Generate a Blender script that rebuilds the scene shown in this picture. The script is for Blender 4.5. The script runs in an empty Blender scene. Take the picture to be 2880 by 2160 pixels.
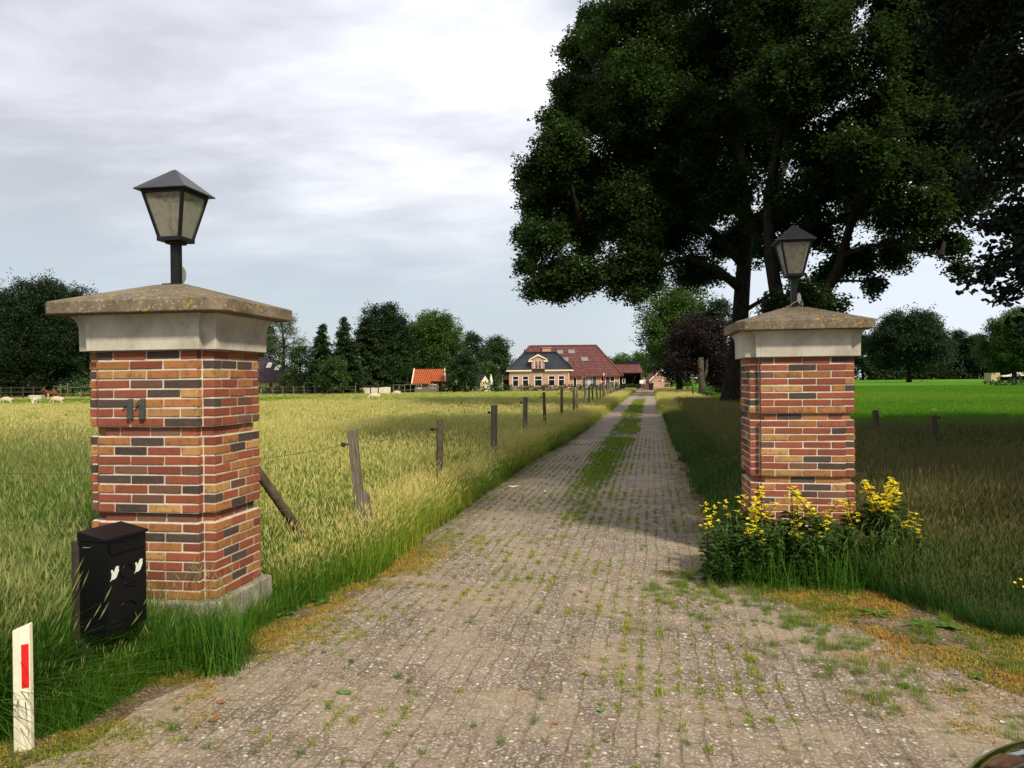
import bpy, math, random
import numpy as np
from mathutils import Vector, Matrix, Euler

R = math.radians
SC = bpy.context.scene
COL = SC.collection
rnd = random.Random(11)
EYE, FPX, ROLL, HOR = 1.7, 2150.0, R(0.6), 13.0

def at(px, py, Y):
    """world point seen at a photograph pixel (2880 x 2160) at depth Y"""
    u, v = px - 1440.0, 1080.0 - py
    a = u * math.cos(ROLL) + v * math.sin(ROLL)
    b = -u * math.sin(ROLL) + v * math.cos(ROLL) - HOR
    return Vector((a / FPX * Y, Y, EYE + b / FPX * Y))

def tag(o, label=None, cat=None, group=None, kind=None):
    if label: o['label'] = label
    if cat: o['category'] = cat
    if group: o['group'] = group
    if kind: o['kind'] = kind
    return o

def thing(name, label, cat, loc=(0, 0, 0), rz=0.0, group=None):
    o = bpy.data.objects.new(name, None)
    o.empty_display_size = 0.2
    COL.objects.link(o)
    o.location = loc
    o.rotation_euler = (0, 0, rz)
    return tag(o, label, cat, group)

def copy_tree(o, parent=None):
    c = o.copy()
    COL.objects.link(c)
    c.parent = parent
    for ch in list(o.children):
        copy_tree(ch, c)
    return c

class MB:
    """collects shapes into one mesh"""
    def __init__(s):
        s.v, s.f, s.m = [], [], []
    def add(s, verts, faces, mat=0):
        n = len(s.v)
        s.v.extend([tuple(p) for p in verts])
        s.f.extend([tuple(i + n for i in f) for f in faces])
        s.m.extend([mat] * len(faces))
        return s
    def box(s, x0, x1, y0, y1, z0, z1, mat=0, M=None, jit=0.0):
        P = [(x0, y0, z0), (x1, y0, z0), (x1, y1, z0), (x0, y1, z0), (x0, y0, z1), (x1, y0, z1), (x1, y1, z1), (x0, y1, z1)]
        if jit:
            P = [tuple(c + rnd.uniform(-jit, jit) for c in p) for p in P]
        if M is not None:
            P = [M @ Vector(p) for p in P]
        return s.add(P, [(3, 2, 1, 0), (4, 5, 6, 7), (0, 1, 5, 4), (1, 2, 6, 5), (2, 3, 7, 6), (3, 0, 4, 7)], mat)
    def loft(s, rings, mat=0, cap=True):
        n = len(rings[0])
        V = [p for r in rings for p in r]
        F = []
        for k in range(len(rings) - 1):
            for i in range(n):
                j = (i + 1) % n
                F.append((k * n + i, k * n + j, (k + 1) * n + j, (k + 1) * n + i))
        if cap:
            F.append(tuple(range(n - 1, -1, -1)))
            F.append(tuple((len(rings) - 1) * n + i for i in range(n)))
        return s.add(V, F, mat)
    def prism(s, poly, z0, z1, mat=0):
        return s.loft([[(x, y, z0) for x, y in poly], [(x, y, z1) for x, y in poly]], mat)
    def tube(s, pts, rad, n=8, mat=0, cap=True, wob=0.0):
        pts = [Vector(p) for p in pts]
        rings = []
        ref = Vector((0.31, 0.17, 0.93))
        for i, p in enumerate(pts):
            d = (pts[min(i + 1, len(pts) - 1)] - pts[max(i - 1, 0)]).normalized()
            if abs(d.dot(ref)) > 0.95:
                ref = Vector((0.9, 0.3, 0.1))
            a = d.cross(ref).normalized()
            b = d.cross(a).normalized()
            r = rad[i] if hasattr(rad, '__len__') else rad
            rings.append([p + (a * math.cos(2 * math.pi * k / n) + b * math.sin(2 * math.pi * k / n)) * r * (1 + rnd.uniform(-wob, wob)) for k in range(n)])
        return s.loft(rings, mat, cap)
    def build(s, name, mats, parent=None, smooth=False, bevel=0.0, seg=2, loc=None, rz=None):
        me = bpy.data.meshes.new(name)
        me.from_pydata(s.v, [], s.f)
        for m in (mats if isinstance(mats, (list, tuple)) else [mats]):
            me.materials.append(m)
        me.polygons.foreach_set('material_index', s.m)
        if smooth:
            me.polygons.foreach_set('use_smooth', [True] * len(s.f))
        me.update()
        o = bpy.data.objects.new(name, me)
        COL.objects.link(o)
        if parent: o.parent = parent
        if loc is not None: o.location = loc
        if rz is not None: o.rotation_euler = (0, 0, rz)
        if bevel:
            b = o.modifiers.new('bevel', 'BEVEL')
            b.width = bevel
            b.segments = seg
            b.limit_method = 'ANGLE'
            b.angle_limit = R(40)
        return o

def np_mesh(name, V, k, mats, attrs=None, parent=None, loc=None, smooth=False, link=True):
    """big mesh from an array of vertices, every k of them one face"""
    V = np.asarray(V, np.float32)
    nv = len(V)
    nf = nv // k
    me = bpy.data.meshes.new(name)
    me.vertices.add(nv)
    me.vertices.foreach_set('co', V.ravel())
    me.loops.add(nv)
    me.loops.foreach_set('vertex_index', np.arange(nv, dtype=np.int32))
    me.polygons.add(nf)
    me.polygons.foreach_set('loop_start', np.arange(0, nv, k, dtype=np.int32))
    me.polygons.foreach_set('loop_total', np.full(nf, k, np.int32))
    if smooth:
        me.polygons.foreach_set('use_smooth', np.ones(nf, bool))
    for m in (mats if isinstance(mats, (list, tuple)) else [mats]):
        me.materials.append(m)
    for an, dat in (attrs or {}).items():
        a = me.attributes.new(an, 'FLOAT', 'FACE')
        a.data.foreach_set('value', np.asarray(dat, np.float32))
    me.update(calc_edges=True)
    o = bpy.data.objects.new(name, me)
    if link: COL.objects.link(o)
    if parent: o.parent = parent
    if loc is not None: o.location = loc
    return o

# ------------------------------------------------------------------ materials
class NT:
    def __init__(s, name):
        s.mat = bpy.data.materials.new(name)
        s.mat.use_nodes = True
        s.t = s.mat.node_tree
        s.b = s.t.nodes['Principled BSDF']
        s.out = s.t.nodes['Material Output']
    def n(s, typ, **kw):
        nd = s.t.nodes.new(typ)
        ins = kw.pop('ins', {})
        for k, v in kw.items(): setattr(nd, k, v)
        for k, v in ins.items(): s.put(nd.inputs[k], v)
        return nd
    def put(s, sock, v):
        if hasattr(v, 'is_output') or isinstance(v, bpy.types.NodeSocket): s.t.links.new(v, sock)
        elif isinstance(v, (tuple, list)) and len(v) == 3 and sock.type == 'RGBA': sock.default_value = (*v, 1)
        else: sock.default_value = v
    def coord(s, kind='Object'):
        return s.n('ShaderNodeTexCoord').outputs[kind]
    def pos(s):
        return s.n('ShaderNodeNewGeometry').outputs['Position']
    def noise(s, vec, scale, detail=4, rough=0.55, col=False):
        nd = s.n('ShaderNodeTexNoise', ins={'Vector': vec, 'Scale': scale, 'Detail': detail, 'Roughness': rough})
        return nd.outputs['Color' if col else 'Fac']
    def voro(s, vec, scale, out='Distance', feature='F1'):
        return s.n('ShaderNodeTexVoronoi', feature=feature, ins={'Vector': vec, 'Scale': scale}).outputs[out]
    def ramp(s, fac, stops, interp='LINEAR'):
        nd = s.n('ShaderNodeValToRGB', ins={'Fac': fac})
        cr = nd.color_ramp
        cr.interpolation = interp
        while len(cr.elements) < len(stops): cr.elements.new(0.5)
        for e, (p, c) in zip(cr.elements, stops):
            e.position = p
            e.color = (*c, 1) if len(c) == 3 else c
        return nd.outputs['Color']
    def mix(s, fac, a, b, mode='MIX'):
        nd = s.n('ShaderNodeMix', data_type='RGBA', blend_type=mode)
        s.put(nd.inputs[0], fac); s.put(nd.inputs[6], a); s.put(nd.inputs[7], b)
        return nd.outputs[2]
    def math(s, op, a, b=0.0, c=None, clamp=False):
        nd = s.n('ShaderNodeMath', operation=op, use_clamp=clamp)
        s.put(nd.inputs[0], a); s.put(nd.inputs[1], b)
        if c is not None: s.put(nd.inputs[2], c)
        return nd.outputs[0]
    def step(s, v, lo, hi):
        nd = s.n('ShaderNodeMapRange', interpolation_type='SMOOTHSTEP')
        s.put(nd.inputs[0], v); s.put(nd.inputs[1], lo); s.put(nd.inputs[2], hi)
        return nd.outputs[0]
    def sep(s, v):
        return s.n('ShaderNodeSeparateXYZ', ins={0: v}).outputs
    def comb(s, x, y, z):
        return s.n('ShaderNodeCombineXYZ', ins={0: x, 1: y, 2: z}).outputs[0]
    def attr(s, name, typ='GEOMETRY', out='Fac'):
        return s.n('ShaderNodeAttribute', attribute_name=name, attribute_type=typ).outputs[out]
    def bump(s, h, strength=0.3, dist=0.01):
        nd = s.n('ShaderNodeBump', ins={'Height': h, 'Strength': strength, 'Distance': dist})
        s.t.links.new(nd.outputs[0], s.b.inputs['Normal'])
    def set(s, col=None, rough=None, metal=None, spec=None, coat=None):
        if col is not None: s.put(s.b.inputs['Base Color'], col)
        if rough is not None: s.put(s.b.inputs['Roughness'], rough)
        if metal is not None: s.put(s.b.inputs['Metallic'], metal)
        if spec is not None: s.put(s.b.inputs['Specular IOR Level'], spec)
        if coat is not None: s.put(s.b.inputs['Coat Weight'], coat)
        return s.mat

def plain(name, col, rough=0.7, var=0.25, scale=8.0, spec=0.3, metal=0.0, bump=0.0, coat=0.0):
    t = NT(name)
    n = t.noise(t.coord(), scale, 6, 0.65)
    a = tuple(c * (1 - var) for c in col)
    b = tuple(min(1, c * (1 + var)) for c in col)
    t.set(t.ramp(n, [(0.3, a), (0.7, b)]), rough, metal, spec, coat)
    if bump: t.bump(n, bump, 0.02)
    return t.mat

def leaf_mat(name, dark, mid, light, trans=0.25, rough=0.55):
    """leaves: colour varies from leaf to leaf by a stored value"""
    t = NT(name)
    c = t.ramp(t.attr('tint'), [(0.0, dark), (0.55, mid), (1.0, light)])
    t.set(c, rough, spec=0.25)
    tr = t.n('ShaderNodeBsdfTranslucent', ins={'Color': t.mix(0.5, c, (light[0] * 1.3, light[1] * 1.3, light[2]), 'MIX')})
    mx = t.n('ShaderNodeMixShader', ins={0: trans, 1: t.b.outputs[0], 2: tr.outputs[0]})
    t.t.links.new(mx.outputs[0], t.out.inputs[0])
    return t.mat

M = {}
def make_materials():
    # brick: each brick carries its own fired colour
    t = NT('brick')
    bc = t.attr('bcol', out='Color')
    p = t.coord()
    n1 = t.noise(p, 22, 6, 0.7)
    n2 = t.noise(p, 90, 4, 0.7)
    c = t.mix(t.math('MULTIPLY', t.step(n1, 0.46, 0.72), 0.8), bc, (0.12, 0.058, 0.042))
    c = t.mix(t.math('MULTIPLY', t.step(n2, 0.55, 0.75), 0.35), c, (0.36, 0.18, 0.085))
    c = t.mix(t.math('MULTIPLY', t.step(t.noise(p, 6, 5, 0.75), 0.60, 0.78), 0.26), c, (0.50, 0.42, 0.34))
    t.set(c, 0.85, spec=0.2)
    t.bump(t.math('ADD', t.math('MULTIPLY', n1, 1.0), t.math('MULTIPLY', n2, 0.5)), 0.55, 0.006)
    M['brick'] = t.mat
    t = NT('mortar')
    p = t.coord()
    n = t.noise(p, 120, 5, 0.7)
    c = t.ramp(t.noise(p, 7, 5, 0.7), [(0.25, (0.40, 0.33, 0.23)), (0.6, (0.66, 0.58, 0.46)), (0.8, (0.74, 0.68, 0.57))])
    t.set(t.mix(t.math('MULTIPLY', t.step(n, 0.5, 0.7), 0.3), c, (0.3, 0.25, 0.2)), 0.95, spec=0.1)
    t.bump(n, 0.6, 0.006)
    M['mortar'] = t.mat
    # smooth cast concrete of the frieze and plinth
    t = NT('cast_concrete')
    p = t.coord()
    big = t.noise(p, 5, 6, 0.7)
    c = t.ramp(big, [(0.3, (0.34, 0.30, 0.24)), (0.55, (0.50, 0.46, 0.38)), (0.75, (0.58, 0.54, 0.46))])
    pits = t.voro(p, 60)
    c = t.mix(t.math('MULTIPLY', t.step(pits, 0.16, 0.05), t.step(t.noise(p, 25), 0.5, 0.6)), c, (0.12, 0.10, 0.08))
    st = t.noise(t.n('ShaderNodeMapping', ins={0: p, 'Scale': (9, 9, 1.2)}).outputs[0], 2.2, 5, 0.7)
    c = t.mix(t.math('MULTIPLY', t.step(st, 0.55, 0.75), 0.45), c, (0.17, 0.15, 0.12))
    t.set(c, 0.9, spec=0.2)
    t.bump(t.noise(p, 70, 5, 0.7), 0.35, 0.004)
    M['concrete'] = t.mat
    t = NT('stained_plinth_concrete')
    p = t.coord()
    c = t.ramp(t.noise(p, 6, 6, 0.7), [(0.3, (0.13, 0.115, 0.085)), (0.52, (0.30, 0.27, 0.21)), (0.72, (0.46, 0.43, 0.36))])
    st = t.noise(t.n('ShaderNodeMapping', ins={0: p, 'Scale': (8, 8, 0.8)}).outputs[0], 1.6, 5, 0.7)
    c = t.mix(t.math('MULTIPLY', t.step(st, 0.50, 0.66), 0.75), c, (0.075, 0.075, 0.045))
    t.set(c, 0.95, spec=0.1); t.bump(t.noise(p, 45, 6, 0.75), 0.7, 0.008)
    M['plinth'] = t.mat
    t = NT('weathered_capstone')
    p = t.coord()
    big = t.noise(p, 4, 7, 0.72)
    c = t.ramp(big, [(0.28, (0.085, 0.064, 0.042)), (0.5, (0.175, 0.138, 0.092)), (0.72, (0.255, 0.21, 0.15))])
    agg = t.voro(p, 75, 'Color')
    c = t.mix(t.math('MULTIPLY', t.step(t.sep(agg)[0], 0.88, 0.92), 0.30), c, (0.55, 0.49, 0.40))
    c = t.mix(t.math('MULTIPLY', t.step(t.sep(agg)[1], 0.84, 0.9), 0.6), c, (0.09, 0.07, 0.05))
    li = t.math('MULTIPLY', t.step(t.voro(p, 13), 0.34, 0.22), t.step(t.noise(p, 3.1, 4, 0.6), 0.53, 0.6))
    li = t.math('MULTIPLY', li, t.step(t.noise(p, 60, 4, 0.7), 0.42, 0.56))
    c = t.mix(li, c, (0.50, 0.27, 0.02))
    t.set(c, 0.95, spec=0.15)
    t.bump(t.math('ADD', t.noise(p, 60, 6, 0.75), t.math('MULTIPLY', t.step(t.voro(p, 75), 0.3, 0.1), -0.5)), 0.7, 0.006)
    M['cap'] = t.mat
    M['black_metal'] = plain('black_painted_metal', (0.007, 0.007, 0.007), 0.5, 0.5, 30, 0.3, bump=0.05)
    M['lamp_roof'] = plain('grey_black_lamp_roof', (0.035, 0.034, 0.036), 0.4, 0.3, 12, 0.5, bump=0.04)
    M['iron_number'] = plain('grey_green_metal_number', (0.05, 0.06, 0.055), 0.5, 0.3, 40, 0.4)
    # dirty lamp glass
    t = NT('dirty_lamp_glass')
    p = t.coord()
    dirt = t.step(t.noise(p, 14, 7, 0.75), 0.35, 0.75)
    df = t.n('ShaderNodeBsdfDiffuse', ins={0: (0.50, 0.47, 0.39, 1)})
    tl = t.n('ShaderNodeBsdfTranslucent', ins={0: (0.66, 0.62, 0.52, 1)})
    d2 = t.n('ShaderNodeMixShader', ins={0: 0.55, 1: df.outputs[0], 2: tl.outputs[0]})
    tp = t.n('ShaderNodeBsdfTransparent', ins={0: (0.88, 0.87, 0.82, 1)})
    mx = t.n('ShaderNodeMixShader', ins={0: t.math('MULTIPLY_ADD', dirt, 0.40, 0.30), 1: tp.outputs[0], 2: d2.outputs[0]})
    gl = t.n('ShaderNodeBsdfGlossy', ins={0: (0.9, 0.9, 0.9, 1), 'Roughness': 0.12})
    m2 = t.n('ShaderNodeMixShader', ins={0: 0.05, 1: mx.outputs[0], 2: gl.outputs[0]})
    t.t.links.new(m2.outputs[0], t.out.inputs[0])
    M['lamp_glass'] = t.mat
    M['bulb'] = plain('milky_bulb', (0.6, 0.58, 0.5), 0.4, 0.1)
    M['disc'] = plain('weathered_clear_plastic', (0.34, 0.35, 0.32), 0.25, 0.2, 25, 0.5)
    M['string'] = plain('pale_string', (0.45, 0.38, 0.28), 0.9)
    M['mailbox'] = plain('black_mailbox_paint', (0.004, 0.004, 0.005), 0.40, 0.3, 40, 0.25, bump=0.03)
    M['white_decal'] = plain('white_decal', (0.72, 0.72, 0.66), 0.6, 0.06)
    M['white_plastic'] = plain('white_marker_plastic', (0.74, 0.68, 0.52), 0.5, 0.14, 7, 0.4)
    M['red_reflector'] = plain('red_reflector', (0.62, 0.008, 0.01), 0.25, 0.12, 60, 0.6)
    t = NT('weathered_wood')
    p = t.coord()
    g = t.noise(t.n('ShaderNodeMapping', ins={0: p, 'Scale': (1, 1, 0.06)}).outputs[0], 70, 6, 0.7)
    c = t.ramp(g, [(0.3, (0.055, 0.045, 0.035)), (0.55, (0.17, 0.14, 0.105)), (0.75, (0.30, 0.26, 0.21))])
    c = t.mix(t.math('MULTIPLY', t.step(t.noise(p, 5), 0.55, 0.7), 0.5), c, (0.08, 0.09, 0.05))
    t.set(c, 0.9, spec=0.1); t.bump(g, 0.8, 0.01)
    M['wood'] = t.mat
    M['wood_dark'] = plain('dark_wood', (0.045, 0.036, 0.028), 0.85, 0.4, 20, 0.15, bump=0.3)
    M['wood_brown'] = plain('brown_round_wood', (0.10, 0.075, 0.05), 0.9, 0.45, 16, 0.1, bump=0.6)
    M['plastic_black'] = plain('black_plastic', (0.01, 0.01, 0.01), 0.45, 0.2)
    M['wire'] = plain('galvanised_wire', (0.11, 0.11, 0.10), 0.5, 0.2, metal=0.4)
    t = NT('bark')
    p = t.coord()
    g = t.noise(t.n('ShaderNodeMapping', ins={0: p, 'Scale': (1, 1, 0.22)}).outputs[0], 9, 7, 0.72)
    c = t.ramp(g, [(0.32, (0.010, 0.008, 0.006)), (0.55, (0.032, 0.026, 0.020)), (0.72, (0.060, 0.050, 0.038))])
    t.set(c, 0.95, spec=0.1); t.bump(g, 1.0, 0.08)
    M['bark'] = t.mat
    # leaves
    M['oak'] = leaf_mat('oak_leaves', (0.010, 0.022, 0.006), (0.024, 0.052, 0.012), (0.075, 0.125, 0.022), 0.26)
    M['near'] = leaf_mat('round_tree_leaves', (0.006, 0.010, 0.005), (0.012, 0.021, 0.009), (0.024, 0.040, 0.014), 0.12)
    M['lf_dark'] = leaf_mat('dark_green_leaves', (0.010, 0.022, 0.009), (0.020, 0.043, 0.015), (0.042, 0.075, 0.022), 0.2)
    M['lf_mid'] = leaf_mat('mid_green_leaves', (0.018, 0.040, 0.012), (0.045, 0.088, 0.022), (0.085, 0.140, 0.035), 0.25)
    M['lf_fresh'] = leaf_mat('fresh_green_leaves', (0.03, 0.07, 0.015), (0.075, 0.15, 0.026), (0.14, 0.22, 0.04), 0.3)
    M['lf_pale'] = leaf_mat('pale_birch_leaves', (0.05, 0.075, 0.03), (0.09, 0.12, 0.05), (0.16, 0.19, 0.08), 0.3)
    M['lf_beech'] = leaf_mat('copper_beech_leaves', (0.010, 0.007, 0.006), (0.022, 0.013, 0.012), (0.046, 0.026, 0.022), 0.2)
    M['lf_conifer'] = leaf_mat('conifer_needles', (0.014, 0.028, 0.010), (0.030, 0.056, 0.017), (0.060, 0.095, 0.026), 0.1)
    M['lf_hedge'] = leaf_mat('hedge_leaves', (0.012, 0.024, 0.008), (0.026, 0.050, 0.014), (0.055, 0.090, 0.024), 0.2)
    M['lf_flower'] = leaf_mat('loosestrife_leaves', (0.020, 0.048, 0.012), (0.048, 0.100, 0.022), (0.085, 0.160, 0.035), 0.25)
    M['lf_weed'] = leaf_mat('weed_leaves', (0.05, 0.11, 0.02), (0.09, 0.18, 0.03), (0.15, 0.26, 0.05), 0.3)
    M['petal'] = leaf_mat('yellow_petals', (0.80, 0.60, 0.01), (0.92, 0.76, 0.02), (0.95, 0.84, 0.06), 0.35)
    M['deadleaf'] = plain('brown_dead_leaf', (0.26, 0.11, 0.035), 0.8, 0.4, 30)
    M['greenleaf'] = plain('fallen_green_leaf', (0.10, 0.20, 0.04), 0.6, 0.3, 30)
    M['paper'] = plain('white_scrap', (0.7, 0.68, 0.62), 0.8, 0.05)
    # grass
    def grass(name, green, ygreen, straw, head, trans=0.3):
        t = NT(name)
        dry = t.attr('dry', 'INSTANCER')
        kind = t.attr('kind')
        v = t.attr('bv')
        d = t.math('ADD', dry, t.math('MULTIPLY', t.math('SUBTRACT', v, 0.5), 0.7), clamp=True)
        c = t.ramp(d, [(0.0, green), (0.5, ygreen), (1.0, straw)])
        c = t.mix(kind, c, head)
        t.set(c, 0.6, spec=0.15)
        tr = t.n('ShaderNodeBsdfTranslucent', ins={'Color': c})
        mx = t.n('ShaderNodeMixShader', ins={0: trans, 1: t.b.outputs[0], 2: tr.outputs[0]})
        t.t.links.new(mx.outputs[0], t.out.inputs[0])
        return t.mat
    M['g_meadow'] = grass('meadow_grass_blades', (0.055, 0.165, 0.010), (0.195, 0.310, 0.020), (0.48, 0.45, 0.085), (0.62, 0.54, 0.20))
    M['g_green'] = grass('green_grass_blades', (0.034, 0.115, 0.010), (0.095, 0.205, 0.016), (0.30, 0.30, 0.06), (0.26, 0.28, 0.09))
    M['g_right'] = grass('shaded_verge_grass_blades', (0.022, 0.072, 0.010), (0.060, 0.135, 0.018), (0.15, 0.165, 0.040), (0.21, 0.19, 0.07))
    M['g_short'] = grass('pasture_grass_blades', (0.060, 0.185, 0.006), (0.105, 0.245, 0.010), (0.22, 0.28, 0.03), (0.3, 0.3, 0.06))
    M['g_joint'] = grass('paving_weeds', (0.07, 0.16, 0.012), (0.24, 0.30, 0.022), (0.46, 0.40, 0.06), (0.45, 0.36, 0.1))
    M['g_dry'] = grass('dry_moss', (0.13, 0.17, 0.02), (0.36, 0.27, 0.05), (0.40, 0.20, 0.055), (0.42, 0.25, 0.08), 0.15)
    # ground under the grass: soil and thatch, greener short sward right of the drive
    t = NT('meadow_ground')
    p = t.pos()
    x, y, z = t.sep(p)
    n = t.noise(p, 0.22, 6, 0.6)
    n2 = t.noise(p, 2.4, 6, 0.7)
    left = t.ramp(t.math('MULTIPLY_ADD', n2, 0.55, t.math('MULTIPLY', n, 0.45)), [(0.32, (0.06, 0.12, 0.014)), (0.5, (0.17, 0.23, 0.03)), (0.66, (0.36, 0.33, 0.08))])
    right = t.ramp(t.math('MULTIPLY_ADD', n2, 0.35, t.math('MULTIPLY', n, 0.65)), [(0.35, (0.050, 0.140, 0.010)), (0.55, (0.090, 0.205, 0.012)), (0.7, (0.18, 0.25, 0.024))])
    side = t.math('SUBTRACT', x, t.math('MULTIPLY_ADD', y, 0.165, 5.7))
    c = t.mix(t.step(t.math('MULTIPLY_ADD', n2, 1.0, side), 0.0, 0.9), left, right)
    # dry strip across the far pasture
    c = t.mix(t.math('MULTIPLY', t.math('MULTIPLY', t.step(t.math('ABSOLUTE', t.math('SUBTRACT', y, t.math('MULTIPLY_ADD', x, -0.25, 140.0))), 12.0, 5.0), t.step(x, 66.0, 75.0)), t.step(n2, 0.3, 0.6)), c, (0.26, 0.22, 0.05))
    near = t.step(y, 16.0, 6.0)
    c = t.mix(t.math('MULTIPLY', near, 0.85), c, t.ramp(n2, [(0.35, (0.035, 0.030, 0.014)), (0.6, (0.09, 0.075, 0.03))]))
    t.set(c, 0.95, spec=0.05)
    t.bump(t.noise(p, 9, 6, 0.7), 0.8, 0.06)
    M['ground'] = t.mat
    t = NT('dry_soil')
    p = t.pos()
    n = t.noise(p, 1.7, 7, 0.7)
    n2 = t.noise(p, 24, 6, 0.7)
    c = t.ramp(t.math('MULTIPLY_ADD', n2, 0.4, t.math('MULTIPLY', n, 0.6)), [(0.34, (0.085, 0.052, 0.026)), (0.46, (0.18, 0.115, 0.055)), (0.56, (0.32, 0.235, 0.145)), (0.70, (0.25, 0.165, 0.07))])
    f0, f1, f2 = t.sep(t.voro(p, 90, 'Color'))
    c = t.mix(t.math('MULTIPLY', t.step(f0, 0.72, 0.82), 0.6), c, (0.46, 0.40, 0.32))
    c = t.mix(t.math('MULTIPLY', t.step(f1, 0.74, 0.82), 0.6), c, (0.07, 0.05, 0.035))
    q = t.sep(t.voro(p, 44, 'Color'))[0]
    c = t.mix(t.math('MULTIPLY', t.step(q, 0.945, 0.955), t.step(t.voro(p, 44), 0.5, 0.3)), c, (0.68, 0.62, 0.54))
    c = t.mix(t.math('MULTIPLY', t.step(t.noise(p, 3.3, 6, 0.72), 0.54, 0.66), 0.6), c, t.ramp(t.noise(p, 40, 4, 0.7), [(0.35, (0.10, 0.095, 0.02)), (0.65, (0.30, 0.20, 0.05))]))
    t.set(c, 0.98, spec=0.05); t.bump(t.noise(p, 70, 7, 0.8), 1.0, 0.02)
    M['soil'] = t.mat
    # pavers: uv.x runs along the drive, uv.y across it, both in metres
    t = NT('concrete_pavers')
    uv = t.n('ShaderNodeUVMap').outputs[0]
    wob = t.n('ShaderNodeVectorMath', operation='SCALE', ins={0: t.n('ShaderNodeVectorMath', operation='SUBTRACT', ins={0: t.noise(uv, 2.2, 3, 0.5, True), 1: (0.5, 0.5, 0.5)}).outputs[0], 'Scale': 0.10}).outputs[0]
    uvw = t.n('ShaderNodeVectorMath', operation='ADD', ins={0: uv, 1: wob}).outputs[0]
    br = t.n('ShaderNodeTexBrick', offset=0.5, ins={'Vector': uvw, 'Color1': (0.2, 0.2, 0.2), 'Color2': (0.8, 0.8, 0.8), 'Mortar': (0, 0, 0), 'Scale': 1.0, 'Mortar Size': 0.0075, 'Mortar Smooth': 0.35, 'Bias': 0.0, 'Brick Width': 0.213, 'Row Height': 0.107})
    u, v, _ = t.sep(uv)
    b = t.sep(br.outputs['Color'])[0]
    c = t.ramp(b, [(0.2, (0.190, 0.142, 0.104)), (0.8, (0.280, 0.220, 0.166))])
    fine = t.voro(uv, 95, 'Color')
    f0, f1, f2 = t.sep(fine)
    c = t.mix(t.math('MULTIPLY', t.step(f0, 0.70, 0.8), 0.75), c, (0.50, 0.44, 0.37))
    c = t.mix(t.math('MULTIPLY', t.step(f1, 0.70, 0.8), 0.6), c, (0.08, 0.062, 0.052))
    coarse = t.voro(uv, 46, 'Color')
    c = t.mix(t.math('MULTIPLY', t.step(t.sep(coarse)[0], 0.955, 0.97), t.step(t.voro(uv, 46), 0.55, 0.35)), c, (0.72, 0.66, 0.58))
    dn = t.noise(uv, 0.9, 7, 0.68)
    sand = t.math('MULTIPLY', t.step(dn, 0.42, 0.64), 0.62)
    c = t.mix(sand, c, t.ramp(t.noise(uv, 30, 5, 0.7), [(0.3, (0.29, 0.215, 0.135)), (0.7, (0.47, 0.375, 0.26))]))
    c = t.mix(t.math('MULTIPLY', t.step(t.noise(uv, 1.6, 6, 0.7), 0.57, 0.72), 0.65), c, (0.13, 0.085, 0.055))
    joint = t.math('MULTIPLY', t.math('MULTIPLY', br.outputs['Fac'], t.math('SUBTRACT', 1.0, t.math('MULTIPLY', sand, 1.1)), clamp=True), t.step(t.noise(uv, 4.5, 4, 0.6), 0.34, 0.56))
    jc = t.ramp(t.noise(uv, 3.0, 5, 0.7), [(0.38, (0.085, 0.058, 0.035)), (0.52, (0.20, 0.15, 0.06)), (0.66, (0.20, 0.21, 0.035))])
    c = t.mix(t.math('MULTIPLY', joint, t.math('MULTIPLY_ADD', t.step(u, 4.0, 8.5), 0.32, 0.42)), c, jc)
    # mossy strip between the wheel tracks further up, and mossy outer edges
    far = t.step(u, 8.0, 16.0)
    mid = t.math('MULTIPLY', t.step(t.math('ABSOLUTE', t.math('SUBTRACT', v, 1.18)), 0.55, 0.12), far)
    edge = t.math('MULTIPLY', t.step(t.math('ABSOLUTE', t.math('SUBTRACT', v, 1.18)), 1.02, 1.35), t.step(u, 5.5, 9.0))
    mossn = t.step(t.noise(uv, 5.0, 6, 0.75), 0.40, 0.62)
    moss = t.math('MULTIPLY', t.math('MAXIMUM', mid, edge), t.math('MULTIPLY_ADD', mossn, 0.55, 0.10))
    c = t.mix(moss, c, t.ramp(t.noise(uv, 14, 5, 0.7), [(0.35, (0.055, 0.07, 0.018)), (0.65, (0.14, 0.15, 0.035))]))
    t.set(c, 0.92, spec=0.15)
    hgt = t.math('ADD', t.math('MULTIPLY', joint, -1.0), t.math('MULTIPLY', t.noise(uv, 120, 5, 0.75), 0.55))
    t.bump(hgt, 0.75, 0.012)
    M['paver'] = t.mat
    # buildings
    def tiles(name, c0, c1, c2, w=0.26, h=0.36, spec=0.3, rough=0.7, gap=0.4):
        t = NT(name)
        p = t.coord()
        x, y, z = t.sep(p)
        v = t.comb(t.math('ADD', x, t.math('MULTIPLY', y, 0.35)), t.math('MULTIPLY', z, 1.35), 0.0)
        br = t.n('ShaderNodeTexBrick', offset=0.0, ins={'Vector': v, 'Color1': (0.1, 0.1, 0.1), 'Color2': (0.9, 0.9, 0.9), 'Mortar': (0.0, 0.0, 0.0), 'Scale': 1.0, 'Mortar Size': 0.085, 'Mortar Smooth': 0.5, 'Brick Width': w, 'Row Height': h})
        c = t.ramp(t.math('ADD', t.math('MULTIPLY', t.sep(br.outputs['Color'])[0], 0.45), t.math('MULTIPLY', t.noise(p, 1.3, 6, 0.75), 0.6)), [(0.2, c0), (0.5, c1), (0.85, c2)])
        c = t.mix(t.math('MULTIPLY', br.outputs['Fac'], gap), c, tuple(q * 0.25 for q in c0))
        t.set(c, rough, spec=spec)
        w2 = t.math('SINE', t.math('MULTIPLY', t.sep(v)[0], 2 * math.pi / w))
        t.bump(t.math('ADD', w2, t.math('MULTIPLY', br.outputs['Fac'], -1.2)), 0.8, 0.04)
        return t.mat
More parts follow.
